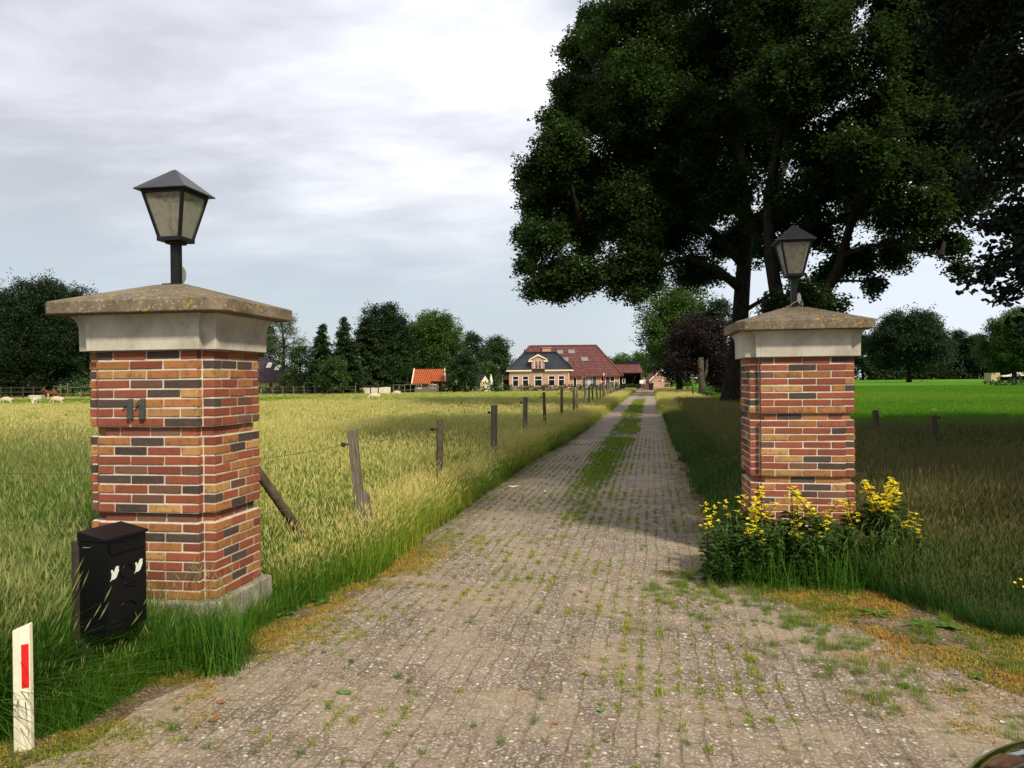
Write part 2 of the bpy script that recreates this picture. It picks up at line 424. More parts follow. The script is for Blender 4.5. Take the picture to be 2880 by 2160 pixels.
    M['tile_black'] = tiles('glazed_black_pantiles', (0.010, 0.012, 0.016), (0.022, 0.026, 0.034), (0.060, 0.066, 0.080), rough=0.38, spec=0.5, gap=0.7)
    M['tile_red'] = tiles('old_red_pantiles', (0.11, 0.035, 0.030), (0.235, 0.072, 0.058), (0.34, 0.14, 0.115), gap=0.75)
    M['tile_barn'] = tiles('barn_red_pantiles', (0.13, 0.040, 0.034), (0.23, 0.075, 0.062), (0.33, 0.13, 0.11), gap=0.75)
    M['tile_orange'] = tiles('orange_pantiles', (0.36, 0.075, 0.018), (0.52, 0.115, 0.03), (0.64, 0.19, 0.07), gap=0.55)
    M['tile_purple'] = tiles('purple_grey_roof_tiles', (0.055, 0.030, 0.040), (0.088, 0.050, 0.064), (0.13, 0.082, 0.095), h=0.3, gap=0.6)
    t = NT('farmhouse_brick')
    p = t.coord()
    x, y, z = t.sep(p)
    br = t.n('ShaderNodeTexBrick', offset=0.5, ins={'Vector': t.comb(t.math('ADD', x, y), z, 0.0), 'Color1': (0.1, 0.1, 0.1), 'Color2': (0.9, 0.9, 0.9), 'Mortar': (0.5, 0.5, 0.5), 'Scale': 1.0, 'Mortar Size': 0.012, 'Brick Width': 0.24, 'Row Height': 0.072})
    c = t.ramp(t.math('ADD', t.math('MULTIPLY', t.sep(br.outputs['Color'])[0], 0.5), t.math('MULTIPLY', t.noise(p, 1.6, 6, 0.75), 0.55)), [(0.25, (0.21, 0.090, 0.055)), (0.5, (0.40, 0.20, 0.13)), (0.8, (0.56, 0.34, 0.23))])
    c = t.mix(t.math('MULTIPLY', br.outputs['Fac'], 0.6), c, (0.5, 0.42, 0.34))
    t.set(c, 0.9, spec=0.1)
    M['house_brick'] = t.mat
    M['cream'] = plain('cream_painted_wood', (0.72, 0.62, 0.42), 0.6, 0.06)
    M['white'] = plain('white_painted_wood', (0.74, 0.72, 0.66), 0.55, 0.06)
    M['white_boards'] = plain('whitewashed_boards', (0.62, 0.58, 0.48), 0.8, 0.22, 2.5)
    M['window_glass'] = plain('dark_window_glass', (0.006, 0.007, 0.008), 0.12, 0.2, spec=0.45)
    M['door_brown'] = plain('red_brown_door_paint', (0.10, 0.028, 0.016), 0.6, 0.15)
    M['shutter'] = plain('blue_grey_shutter', (0.045, 0.055, 0.07), 0.6, 0.12)
    M['curtain'] = plain('pale_curtain', (0.42, 0.44, 0.40), 0.9, 0.1)
    M['pink_curtain'] = plain('pink_curtain', (0.25, 0.12, 0.12), 0.9, 0.2)
    M['dark_inside'] = plain('near_black_boards_and_shade', (0.008, 0.008, 0.010), 0.9, 0.3)  # near-black; in open bays it puts the inner shade into the colour
    M['skylight'] = plain('skylight_glass', (0.16, 0.18, 0.20), 0.15, 0.1, spec=0.5)
    M['yellow_wall'] = plain('yellow_rendered_wall', (0.40, 0.33, 0.17), 0.9, 0.15)
    M['grey_metal'] = plain('grey_sheet', (0.30, 0.30, 0.26), 0.5, 0.15)
    # creatures
    t = NT('sheep_wool')
    p = t.coord()
    n = t.noise(p, 26, 5, 0.7)
    t.set(t.ramp(n, [(0.3, (0.42, 0.33, 0.20)), (0.65, (0.70, 0.60, 0.42))]), 1.0, spec=0.02); t.bump(n, 1.0, 0.05)
    M['wool'] = t.mat
    t = NT('brown_and_cream_coat')
    x, y, z = t.sep(t.coord())
    f = t.step(t.math('ADD', t.math('MULTIPLY', x, 1.0), t.math('MULTIPLY', t.math('SUBTRACT', t.noise(t.coord(), 2.0), 0.5), 0.5)), -0.30, -0.36)
    f = t.math('MULTIPLY', f, t.step(z, 1.02, 0.92))
    t.set(t.mix(f, (0.13, 0.030, 0.012), (0.55, 0.38, 0.20)), 0.6, spec=0.2)
    M['horse'] = t.mat
    M['shirt'] = plain('beige_shirt', (0.46, 0.37, 0.25), 0.9, 0.15)
    M['trousers'] = plain('brown_trousers', (0.10, 0.055, 0.035), 0.9, 0.2)
    M['skin'] = plain('skin', (0.42, 0.24, 0.17), 0.6, 0.08)
    M['cap_grey'] = plain('grey_cap', (0.28, 0.26, 0.22), 0.9, 0.1)
    M['car_black'] = plain('black_car_paint', (0.004, 0.004, 0.005), 0.12, 0.1, 3, 0.5, coat=1.0)
    M['tyre'] = plain('tyre_rubber', (0.012, 0.012, 0.012), 0.85, 0.2)
    M['rim'] = plain('alloy_rim', (0.35, 0.35, 0.36), 0.3, 0.1, metal=0.9)
    M['lens'] = plain('headlamp_lens', (0.55, 0.56, 0.58), 0.08, 0.1, spec=0.6)
make_materials()
# ------------------------------------------------------------------ foliage
def rot_mats(rng, n, tilt):
    """n random rotations: any heading, then a tilt up to the given angle"""
    a = rng.uniform(0, 2 * np.pi, n)
    b = rng.uniform(-tilt, tilt, n)
    c = rng.uniform(-tilt, tilt, n)
    ca, sa, cb, sb, cc, sc = np.cos(a), np.sin(a), np.cos(b), np.sin(b), np.cos(c), np.sin(c)
    o, z = np.ones(n), np.zeros(n)
    Rz = np.stack([ca, -sa, z, sa, ca, z, z, z, o], 1).reshape(n, 3, 3)
    Rx = np.stack([o, z, z, z, cb, -sb, z, sb, cb], 1).reshape(n, 3, 3)
    Ry = np.stack([cc, z, sc, z, o, z, -sc, z, cc], 1).reshape(n, 3, 3)
    return Rz @ Rx @ Ry

def leaf_shape(size, width, kind='diamond'):
    w, l = size * width, size
    if kind == 'round':
        return np.array([(0, 0, 0), (-w * .8, l * .2, .03 * l), (-w, l * .55, .05 * l), (-w * .55, l * .9, .02 * l), (0, l, -.03 * l), (w * .55, l * .9, .02 * l), (w, l * .55, .05 * l), (w * .8, l * .2, .03 * l)])
    return np.array([(0, 0, 0), (-w, l * .55, .12 * l), (0, l, -.08 * l), (w, l * .55, .12 * l)])

def leaf_cloud(rng, centres, radius, per, size, width=0.36, kind='diamond', flat=0.7, tilt=0.9, spread=0.3, bright=None):
    """per leaves round each centre -> vertices (k per leaf), k, tint per leaf"""
    S = leaf_shape(size, width, kind)
    k = len(S)
    n = len(centres) * per
    ctr = np.repeat(np.asarray(centres, float), per, 0)
    off = rng.normal(0, 1, (n, 3))
    off /= np.linalg.norm(off, axis=1, keepdims=True) + 1e-9
    off *= (rng.uniform(0, 1, (n, 1)) ** 0.5) * radius
    off[:, 2] *= flat
    Rm = rot_mats(rng, n, tilt)
    sc = rng.uniform(0.65, 1.25, n)
    V = np.einsum('nij,kj->nki', Rm, S) * sc[:, None, None] + (ctr + off)[:, None, :]
    base = rng.uniform(0.25, 0.75, len(centres)) if bright is None else np.clip(np.asarray(bright) + rng.uniform(-.2, .2, len(centres)), 0, 1)
    tint = np.clip(np.repeat(base, per) + rng.normal(0, spread * 0.5, n), 0, 1)
    return V.reshape(-1, 3), k, tint

def bez(a, b, c, n):
    a, b, c = Vector(a), Vector(b), Vector(c)
    return [(a * (1 - t) ** 2 + b * 2 * t * (1 - t) + c * t * t) for t in [i / n for i in range(n + 1)]]

def broadleaf(name, label, cat, base, trunk, trunk_r, lobes, leaf, mat, seed, per=14, dens=26.0, crad=0.42, group=None, width=0.36,
              kind='diamond', extra=(), limb_r=0.4, bright=None, tilt=0.9, subs=7, bark='bark'):
    """tree: trunk is a polyline (local), lobes are (x,y,z,r) in local metres, leaves gather round the branch ends"""
    rng = np.random.default_rng(seed)
    root = thing(name, label, cat, base, 0.0, group)
    tb = MB()
    n = len(trunk)
    rad = [trunk_r * (1.55 if i == 0 else 1.12 if i == 1 else 1.0 - 0.62 * (i - 1) / max(1, n - 2)) for i in range(n)]
    tb.tube(trunk, rad, 12, wob=0.05)
    for pts, r0, r1 in extra:
        tb.tube(pts, [r0 + (r1 - r0) * i / (len(pts) - 1) for i in range(len(pts))], 9, wob=0.05)
    anchors = [Vector(p) for p in trunk[1:]]
    for pts, _, _ in extra:
        for p, q in zip(pts[:-1], pts[1:]): anchors += [Vector(p).lerp(Vector(q), f) for f in (.5, 1.0)]
    centres, cb = [], []
    for (x, y, z, r) in lobes:
        c = Vector((x, y, z))
        a = min(anchors, key=lambda q: (q - c).length + (0.8 * max(0.0, q.z - z)) + (2.5 if q.z < 2.2 and z > 3 else 0))
        mid = (a + c) / 2 + Vector((0, 0, 0.12 * (c - a).length)) + Vector(rng.normal(0, 0.06 * (c - a).length, 3))
        path = bez(a, mid, c, 6)
        lr = max(0.02, min(trunk_r * limb_r, 0.035 * (c - a).length + 0.02))
        tb.tube(path, [lr * (1 - 0.75 * i / 6) for i in range(7)], 6, cap=False, wob=0.08)
        m = int(subs + subs * 0.6 * r)
        ncl = max(8, int(dens * r * r))
        ends = []
        lb = float(rng.uniform(-.14, .14))
        for _ in range(m):
            s = path[int(rng.integers(3, 7))]
            d = Vector(rng.normal(0, 1, 3))
            d.normalize()
            d.z = d.z * 0.8 + 0.1
            e = c + d * r * float(rng.uniform(0.62, 1.0))
            mm = (s + e) / 2 + Vector(rng.normal(0, 0.08 * r, 3))
            sub = bez(s, mm, e, 4)
            tb.tube(sub, [lr * 0.3 * (1 - 0.8 * i / 4) + 0.004 for i in range(5)], 4, cap=False)
            ends.append(sub)
        for _ in range(ncl):
            sub = ends[int(rng.integers(0, m))]
            f = float(rng.uniform(0.35, 1.0)) ** 0.6 * 4
            i = min(3, int(f))
            p = sub[i].lerp(sub[i + 1], f - i) + Vector(rng.normal(0, 0.17 * r, 3)) * (1.0 if rng.uniform() > .10 else 1.65)
            centres.append(tuple(p))
            h = (p.z - z) / r
            cb.append(0.42 + lb + 0.10 * float(rng.normal()))
    tb.build('trunk', M[bark], root, smooth=True)
    V, k, tint = leaf_cloud(rng, centres, crad, per, leaf, width, kind, 0.75, tilt, bright=np.array(cb) + (bright or 0))
    np_mesh('crown', V, k, M[mat], {'tint': tint}, root)
    return root

def round_lobes(rng, h0, h1, rx, n, ry=None, rmin=0.34, rmax=0.50, top=0.9):
    """lobes filling an egg-shaped crown between heights h0 and h1"""
    L = []
    ry = ry or rx
    for i in range(n):
        t = (i + 0.5) / n
        z = h0 + (h1 - h0) * (0.10 + 0.76 * t)
        w = math.sin(math.pi * min(1, (0.24 + 0.66 * t))) ** 0.7
        a = i * 2.39996 + float(rng.uniform(-.4, .4))
        d = float(rng.uniform(0.42, 0.86))
        r = float(rng.uniform(rmin, rmax)) * rx
        L.append((math.cos(a) * rx * w * d, math.sin(a) * ry * w * d, z, r))
    L.append((0, 0, h1 - rx * 0.34, rx * 0.36))
    return L

def simple_tree(name, label, px, top, Y, wpx, mat, seed, trunk_h=0.25, cat='tree', leaf=None, n=13, dens=None, group=None, bright=None, crad=None, per=9, base_py=None, bottom=None):
    """background tree from the photograph's outline: centre column, top row, depth, width"""
    rng = np.random.default_rng(seed)
    b = at(px, 1060, Y); b.z = 0
    H = at(px, top, Y).z
    W = wpx / FPX * Y
    rx = W / 2 * 0.97
    n = int(n * 1.25)
    lf = leaf or max(0.16, Y * 0.0023)
    h0 = H * trunk_h if bottom is None else bottom
    L = round_lobes(rng, h0, H, rx, n)
    d = dens or 17.0 / max(0.3, (lf / 0.22)) ** 1.1
    tr = [(0, 0, -0.05), (0.02 * H, 0, 0.06 * H), (0.0, 0.02 * H, 0.3 * H), (0.02 * H, 0, 0.55 * H), (0, 0, 0.8 * H)]
    return broadleaf(name, label, cat, b, tr, max(0.10, 0.028 * H), L, lf, mat, seed, per=per, dens=max(d * 2.6, 34.0 / (rx * 0.42) ** 2), crad=crad or lf * 2.4, group=group, bright=bright, subs=5)

def conifer(name, label, px, top, Y, wpx, seed, mat='lf_conifer', bright=0.0, group=None, shape=0.8, cat='tree'):
    rng = np.random.default_rng(seed)
    b = at(px, 1060, Y); b.z = 0
    H = at(px, top, Y).z
    rx = wpx / FPX * Y / 2
    root = thing(name, label, cat, b, 0.0, group)
    tb = MB()
    tb.tube([(0, 0, 0), (0.03, 0, H * .5), (0, 0, H * .97)], [0.05 + 0.016 * H, 0.03 + 0.008 * H, 0.015], 8)
    cs, br = [], []
    z = H * 0.07
    while z < H * 0.985:
        f = (z / H)
        rr = rx * (1 - f) ** shape + 0.12
        nb = int(6 + 5 * (1 - f))
        for j in range(nb):
            a = float(rng.uniform(0, 2 * np.pi))
            ln = rr * float(rng.uniform(0.65, 1.12))
            p0 = Vector((0, 0, z))
            p1 = Vector((math.cos(a) * ln, math.sin(a) * ln, z - 0.16 * ln + 0.10 * H * 0.1))
            if j % 2 == 0: tb.tube([p0, (p0 + p1) / 2 + Vector((0, 0, 0.05 * ln)), p1], [0.025, 0.015, 0.005], 3, cap=False)
            m = max(3, int(ln / 0.16))
            for q in range(m):
                t = (q + 1) / m
                cs.append(tuple(p0.lerp(p1, t) + Vector((0, 0, -0.06 * ln * t * t)) + Vector(rng.normal(0, 0.06, 3))))
                br.append(0.30 + 0.30 * t + bright)
        z += max(0.16, 0.034 * H)
    tb.build('trunk', M['bark'], root, smooth=True)
    V, k, tint = leaf_cloud(rng, cs, 0.30, 8, 0.34, 0.26, 'diamond', 0.8, 0.8, bright=np.array(br))
    np_mesh('crown', V, k, M[mat], {'tint': tint}, root)
    return root

def hedge(name, label, x0, x1, y0, y1, h, seed, mat='lf_hedge', leaf=0.16, dens=60, group=None, cat='hedge', z0=0.0):
    rng = np.random.default_rng(seed)
    L, D = x1 - x0, y1 - y0
    n = int(L * h * dens)
    P = np.stack([rng.uniform(-L / 2, L / 2, n), rng.uniform(-D / 2, D / 2, n), rng.uniform(z0 + 0.05, h, n)], 1)
    P[:, 2] *= 1 + (0.10 if cat == 'hedge' else 0.35) * np.sin(P[:, 0] * (2.1 if cat == 'hedge' else 9.0 / max(2.0, h)) + seed)
    V, k, tint = leaf_cloud(rng, P, 0.18, 5, leaf, 0.38, 'diamond', 0.9, 1.2)
    return tag(np_mesh(name, V, k, M[mat], {'tint': tint}, None, ((x0 + x1) / 2, (y0 + y1) / 2, 0)), label, cat, group)

# ------------------------------------------------------------------ grass
GRASS_SRC = {}
def tuft(name, rng, mat, nblade, h, hw, spread, lean, nstalk=0, sh=0.8, width=0.006, seg=3, headw=0.012, headl=0.12):
    """one tuft: bent tapering blades plus stalks that carry a seed head"""
    Q, K, B = [], [], []
    def ribbon(p, az, hh, w, bend, kind, sg=seg):
        d = np.array((math.cos(az), math.sin(az), 0.0))
        s = np.array((-math.sin(az), math.cos(az), 0.0))
        bv = rng.uniform(0, 1)
        pts = []
        for i in range(sg + 1):
            t = i / sg
            c = p + d * bend * hh * t * t + np.array((0, 0, hh * (t - 0.28 * bend * t * t)))
            pts.append((c, w * (1 - t) ** 0.7 + 0.0008))
        for i in range(sg):
            a, wa = pts[i]; b, wb = pts[i + 1]
            Q.extend([a - s * wa, a + s * wa, b + s * wb, b - s * wb])
            K.append(kind); B.append(bv)
        return pts[-1][0], d
    for _ in range(nblade):
        r = spread * math.sqrt(rng.uniform(0, 1)); a = rng.uniform(0, 2 * np.pi)
        p = np.array((r * math.cos(a), r * math.sin(a), -0.01))
        ribbon(p, rng.uniform(0, 2 * np.pi), h + rng.uniform(-hw, hw), width * rng.uniform(.6, 1.3), abs(rng.normal(0, lean)) + 0.06, 0.0)
    for _ in range(nstalk):
        r = spread * math.sqrt(rng.uniform(0, 1)); a = rng.uniform(0, 2 * np.pi)
        p = np.array((r * math.cos(a), r * math.sin(a), 0.0))
        az = rng.uniform(0, 2 * np.pi)
        tip, d = ribbon(p, az, sh * rng.uniform(.75, 1.15), 0.0022 * (width / 0.006) ** 0.5, abs(rng.normal(0, lean * 0.6)) + 0.04, 0.18)
        hl = headl * rng.uniform(.7, 1.3)
        up = np.array((d[0] * 0.45, d[1] * 0.45, 0.85))
        bv = rng.uniform(0, 1)
        for s in (np.array((-d[1], d[0], 0.0)), np.array((d[0] * .85, d[1] * .85, -0.45))):
            Q.extend([tip - up * 0.01, tip + up * hl * .4 + s * headw, tip + up * hl, tip + up * hl * .4 - s * headw])
            K.append(1.0); B.append(bv)
    o = np_mesh(name, np.array(Q), 4, mat, {'kind': K, 'bv': B}, link=False)
    return o

def make_tufts():
    r = np.random.default_rng(5)
    def fam(key, n, **kw):
        c = bpy.data.collections.new('tufts ' + key)
        mat = kw.pop('mat')
        for i in range(n):
            c.objects.link(tuft('grass_tuft', r, mat, **kw))
        GRASS_SRC[key] = c
    fam('meadow', 5, mat=M['g_meadow'], nblade=48, h=0.36, hw=0.16, spread=0.17, lean=0.5, nstalk=7, sh=0.62, width=0.0034, headw=0.0042, headl=0.085)
    fam('meadow_far', 4, mat=M['g_meadow'], nblade=58, h=0.34, hw=0.14, spread=0.36, lean=0.4, nstalk=12, sh=0.50, width=0.009, headw=0.009, headl=0.11)
    fam('lush', 5, mat=M['g_green'], nblade=52, h=0.26, hw=0.13, spread=0.15, lean=0.75, nstalk=1, sh=0.42, width=0.0036, headw=0.004, headl=.07)
    fam('long', 4, mat=M['g_green'], nblade=38, h=0.40, hw=0.18, spread=0.16, lean=0.65, nstalk=3, sh=0.66, width=0.0036, headw=0.0045, headl=0.10)
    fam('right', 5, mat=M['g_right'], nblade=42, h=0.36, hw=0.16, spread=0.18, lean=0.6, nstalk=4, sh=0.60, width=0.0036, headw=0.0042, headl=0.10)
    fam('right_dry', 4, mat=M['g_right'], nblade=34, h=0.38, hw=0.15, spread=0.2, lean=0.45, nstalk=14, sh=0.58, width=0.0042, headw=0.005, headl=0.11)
    fam('short', 4, mat=M['g_short'], nblade=46, h=0.13, hw=0.05, spread=0.2, lean=0.4, width=0.007, seg=2)
    fam('joint', 5, mat=M['g_joint'], nblade=16, h=0.030, hw=0.014, spread=0.022, lean=0.9, width=0.0024, seg=2)
    fam('dry', 6, mat=M['g_dry'], nblade=26, h=0.020, hw=0.012, spread=0.06, lean=2.2, width=0.0020, seg=2)
make_tufts()

def scatter(name, label, pts, key, scale, dry, seed, cat='grass'):
    """one object for grass nobody could count: tufts instanced on points"""
    rng = np.random.default_rng(seed)
    P = np.asarray(pts, np.float32)
    n = len(P)
    me = bpy.data.meshes.new(name)
    me.vertices.add(n)
    me.vertices.foreach_set('co', P.ravel())
    def fa(an, dat):
        a = me.attributes.new(an, 'FLOAT', 'POINT')
        a.data.foreach_set('value', np.asarray(dat, np.float32))
    fa('dry', np.clip(dry, 0, 1))
    fa('sz', scale)
    fa('yaw', rng.uniform(0, 6.283, n))
    fa('lx', rng.normal(0, 0.10, n))
    a = me.attributes.new('pick', 'INT', 'POINT')
    a.data.foreach_set('value', rng.integers(0, 64, n).astype(np.int32))
    o = bpy.data.objects.new(name, me)
    COL.objects.link(o)
    tag(o, label, cat, kind='stuff')
    g = bpy.data.node_groups.new('instance tufts', 'GeometryNodeTree')
    g.interface.new_socket('Geometry', in_out='INPUT', socket_type='NodeSocketGeometry')
    g.interface.new_socket('Geometry', in_out='OUTPUT', socket_type='NodeSocketGeometry')
    N, L = g.nodes, g.links
    i_, o_ = N.new('NodeGroupInput'), N.new('NodeGroupOutput')
    ip = N.new('GeometryNodeInstanceOnPoints')
    ci = N.new('GeometryNodeCollectionInfo')
    ci.inputs['Collection'].default_value = GRASS_SRC[key]
    ci.inputs['Separate Children'].default_value = True
    ci.inputs['Reset Children'].default_value = True
    def na(nm, dt='FLOAT'):
        q = N.new('GeometryNodeInputNamedAttribute'); q.data_type = dt
        q.inputs[0].default_value = nm
        return q.outputs[0]
    cx = N.new('ShaderNodeCombineXYZ')
    L.new(na('lx'), cx.inputs[0]); L.new(na('yaw'), cx.inputs[2])
    L.new(i_.outputs[0], ip.inputs['Points'])
    L.new(ci.outputs[0], ip.inputs['Instance'])
    ip.inputs['Pick Instance'].default_value = True
    L.new(na('pick', 'INT'), ip.inputs['Instance Index'])
    L.new(cx.outputs[0], ip.inputs['Rotation'])
    L.new(na('sz'), ip.inputs['Scale'])
    L.new(ip.outputs[0], o_.inputs[0])
    md = o.modifiers.new('tufts', 'NODES')
    md.node_group = g
    return o
# ------------------------------------------------------------------ gate pillars
YAW = R(-9.2)
HW, HD, PW, PD = 0.455, 0.305, 0.365, 0.05
BRICKS = [((0.265, 0.076, 0.040), 5), ((0.21, 0.058, 0.036), 3), ((0.34, 0.145, 0.050), 3.6), ((0.41, 0.225, 0.085), 1.8), ((0.060, 0.047, 0.041), 2.6), ((0.15, 0.074, 0.050), 1.6)]

def outline(off):
    h, d, p, f = HW + off, HD + off, PW + off, HD + PD + off
    return [(-h, -d), (-p, -d), (-p, -f), (p, -f), (p, -d), (h, -d), (h, d), (p, d), (p, f), (-p, f), (-p, d), (-h, d)]

def pillar(loc, label, seed, slab=(0.615, 0.53)):
    root = thing('gate_pillar', label, 'gate pillar', loc, YAW, 'pair of brick gate pillars')
    rr = random.Random(seed)
    mb = MB()
    cols = []
    z0, n, ph = 0.27, 26, 0.0633
    def brick(x0, x1, y0, y1, z, gx=0.0055, gy=0.0):
        j = 0.0020
        mb.box(x0 + gx + rr.uniform(-j, j), x1 - gx + rr.uniform(-j, j), y0 + gy + rr.uniform(-j, j), y1 - gy + rr.uniform(-j, j), z + 0.0066, z + ph - 0.0066, 0, jit=0.0016)
        c = rr.choices([b[0] for b in BRICKS], [b[1] for b in BRICKS])[0]
        v = rr.uniform(0.82, 1.18)
        cols.extend([(c[0] * v, c[1] * v, c[2] * v, 1)] * 6)
    def edges(a, b, alt):
        w = (b - a) / 3
        return [a, a + w, a + 2 * w, b] if alt else [a, a + w / 2, a + 1.5 * w, a + 2.5 * w, b]
    for c in range(n):
        top = n - 1 - c
        rec = top in (8, 17)
        off = -0.034 if rec else 0.0
        z = z0 + c * ph
        H, D, P = HW + off, HD + off, PW + off
        for s in (-1, 1):
            e = edges(-P, P, c % 2 == 0)
            for a, b in zip(e[:-1], e[1:]):
                ya, yb = s * (D + PD), s * (D - 0.04)
                brick(a - (0.0055 if a == e[0] else 0), b + (0.0055 if b == e[-1] else 0), min(ya, yb), max(ya, yb), z)
            e = edges(-D, D, c % 2 == 1)
            for a, b in zip(e[:-1], e[1:]):
                xa, xb = s * H, s * (P + 0.012)
                brick(min(xa, xb), max(xa, xb), a - (0.0055 if a == e[0] else 0), b + (0.0055 if b == e[-1] else 0), z, 0.0, 0.0055)
    nb = len(mb.f)
    k = 0
    for top0, cnt, off in ((0, 8, 0), (8, 1, -0.034), (9, 8, 0), (17, 1, -0.034), (18, 8, 0)):
        zt = z0 + (n - top0) * ph
        mb.prism(outline(off - 0.0065), zt - cnt * ph + (0.001 if cnt == 1 else 0), zt - (0.001 if cnt == 1 else 0), 1)
    sh = mb.build('brick_shaft', [M['brick'], M['mortar']], root)
    ca = sh.data.attributes.new('bcol', 'FLOAT_COLOR', 'FACE')
    full = cols + [(0.5, 0.45, 0.4, 1)] * (len(mb.f) - nb)
    ca.data.foreach_set('color', [q for c in full for q in c])
    bv = sh.modifiers.new('worn edges', 'BEVEL'); bv.width = 0.0035; bv.segments = 2
    zt = z0 + n * ph
    p = MB()
    p.loft([[(x, y, z) for x, y in outline(o)] for o, z in ((0.055, -0.1), (0.055, 0.262), (0.045, 0.2705))])
    p.build('plinth', M['plinth'], root, bevel=0.010)
    f = MB()
    f.loft([[(x, y, z) for x, y in outline(o)] for o, z in ((0.042, zt + 0.001), (0.044, zt + 0.150), (0.047, zt + 0.176), (0.053, zt + 0.196), (0.063, zt + 0.214), (0.076, zt + 0.228), (0.078, zt + 0.238))])
    f.build('frieze', M['concrete'], root, bevel=0.004)
    s = MB()
    a, b, c = slab[0], slab[1], 0.07
    def oc(a, b, c, z):
        return [(-a + c, -b, z), (a - c, -b, z), (a, -b + c, z), (a, b - c, z), (a - c, b, z), (-a + c, b, z), (-a, b - c, z), (-a, -b + c, z)]
    zs = zt + 0.239
    rings = [oc(a, b, c, zs), oc(a, b, c, zs + 0.082)]
    for t in (0.25, 0.5, 0.75, 0.95):
        q = 1 - t * 0.86
        rings.append(oc(a * q, b * q, c * q, zs + 0.082 + 0.155 * t))
    s.loft(rings)
    cp = s.build('capstone', M['cap'], root, bevel=0.007)
    return root, zs + 0.082 + 0.155 * 0.95

PL, PR = (-2.362, 5.405, 0), (2.665, 7.21, -0.04)
pil_l, ZT = pillar(PL, 'brick gate pillar carrying the house number 11, behind the black mailbox', 7, (.645, .54))
pil_r, _ = pillar(PR, 'brick gate pillar rising out of the yellow flowering plants, under the oaks', 23, (.59, .53))

def one(x, y, z, h, d):
    """an upright figure 1 with a flag, standing proud of the brick face"""
    P = [(0.0, 0), (0.034, 0), (0.034, h), (0.010, h), (-0.030, h - 0.032), (-0.030, h - 0.062), (0.0, h - 0.040)]
    b = MB()
    n = len(P)
    b.loft([[(x + px, y, z + pz) for px, pz in P], [(x + px, y - d, z + pz) for px, pz in P]])
    return b
for x in (-0.125, -0.035):
    o = one(x, -(HD + PD) - 0.004, 1.462, 0.135, 0.022).build('house_number', M['iron_number'], pil_l, bevel=0.002)

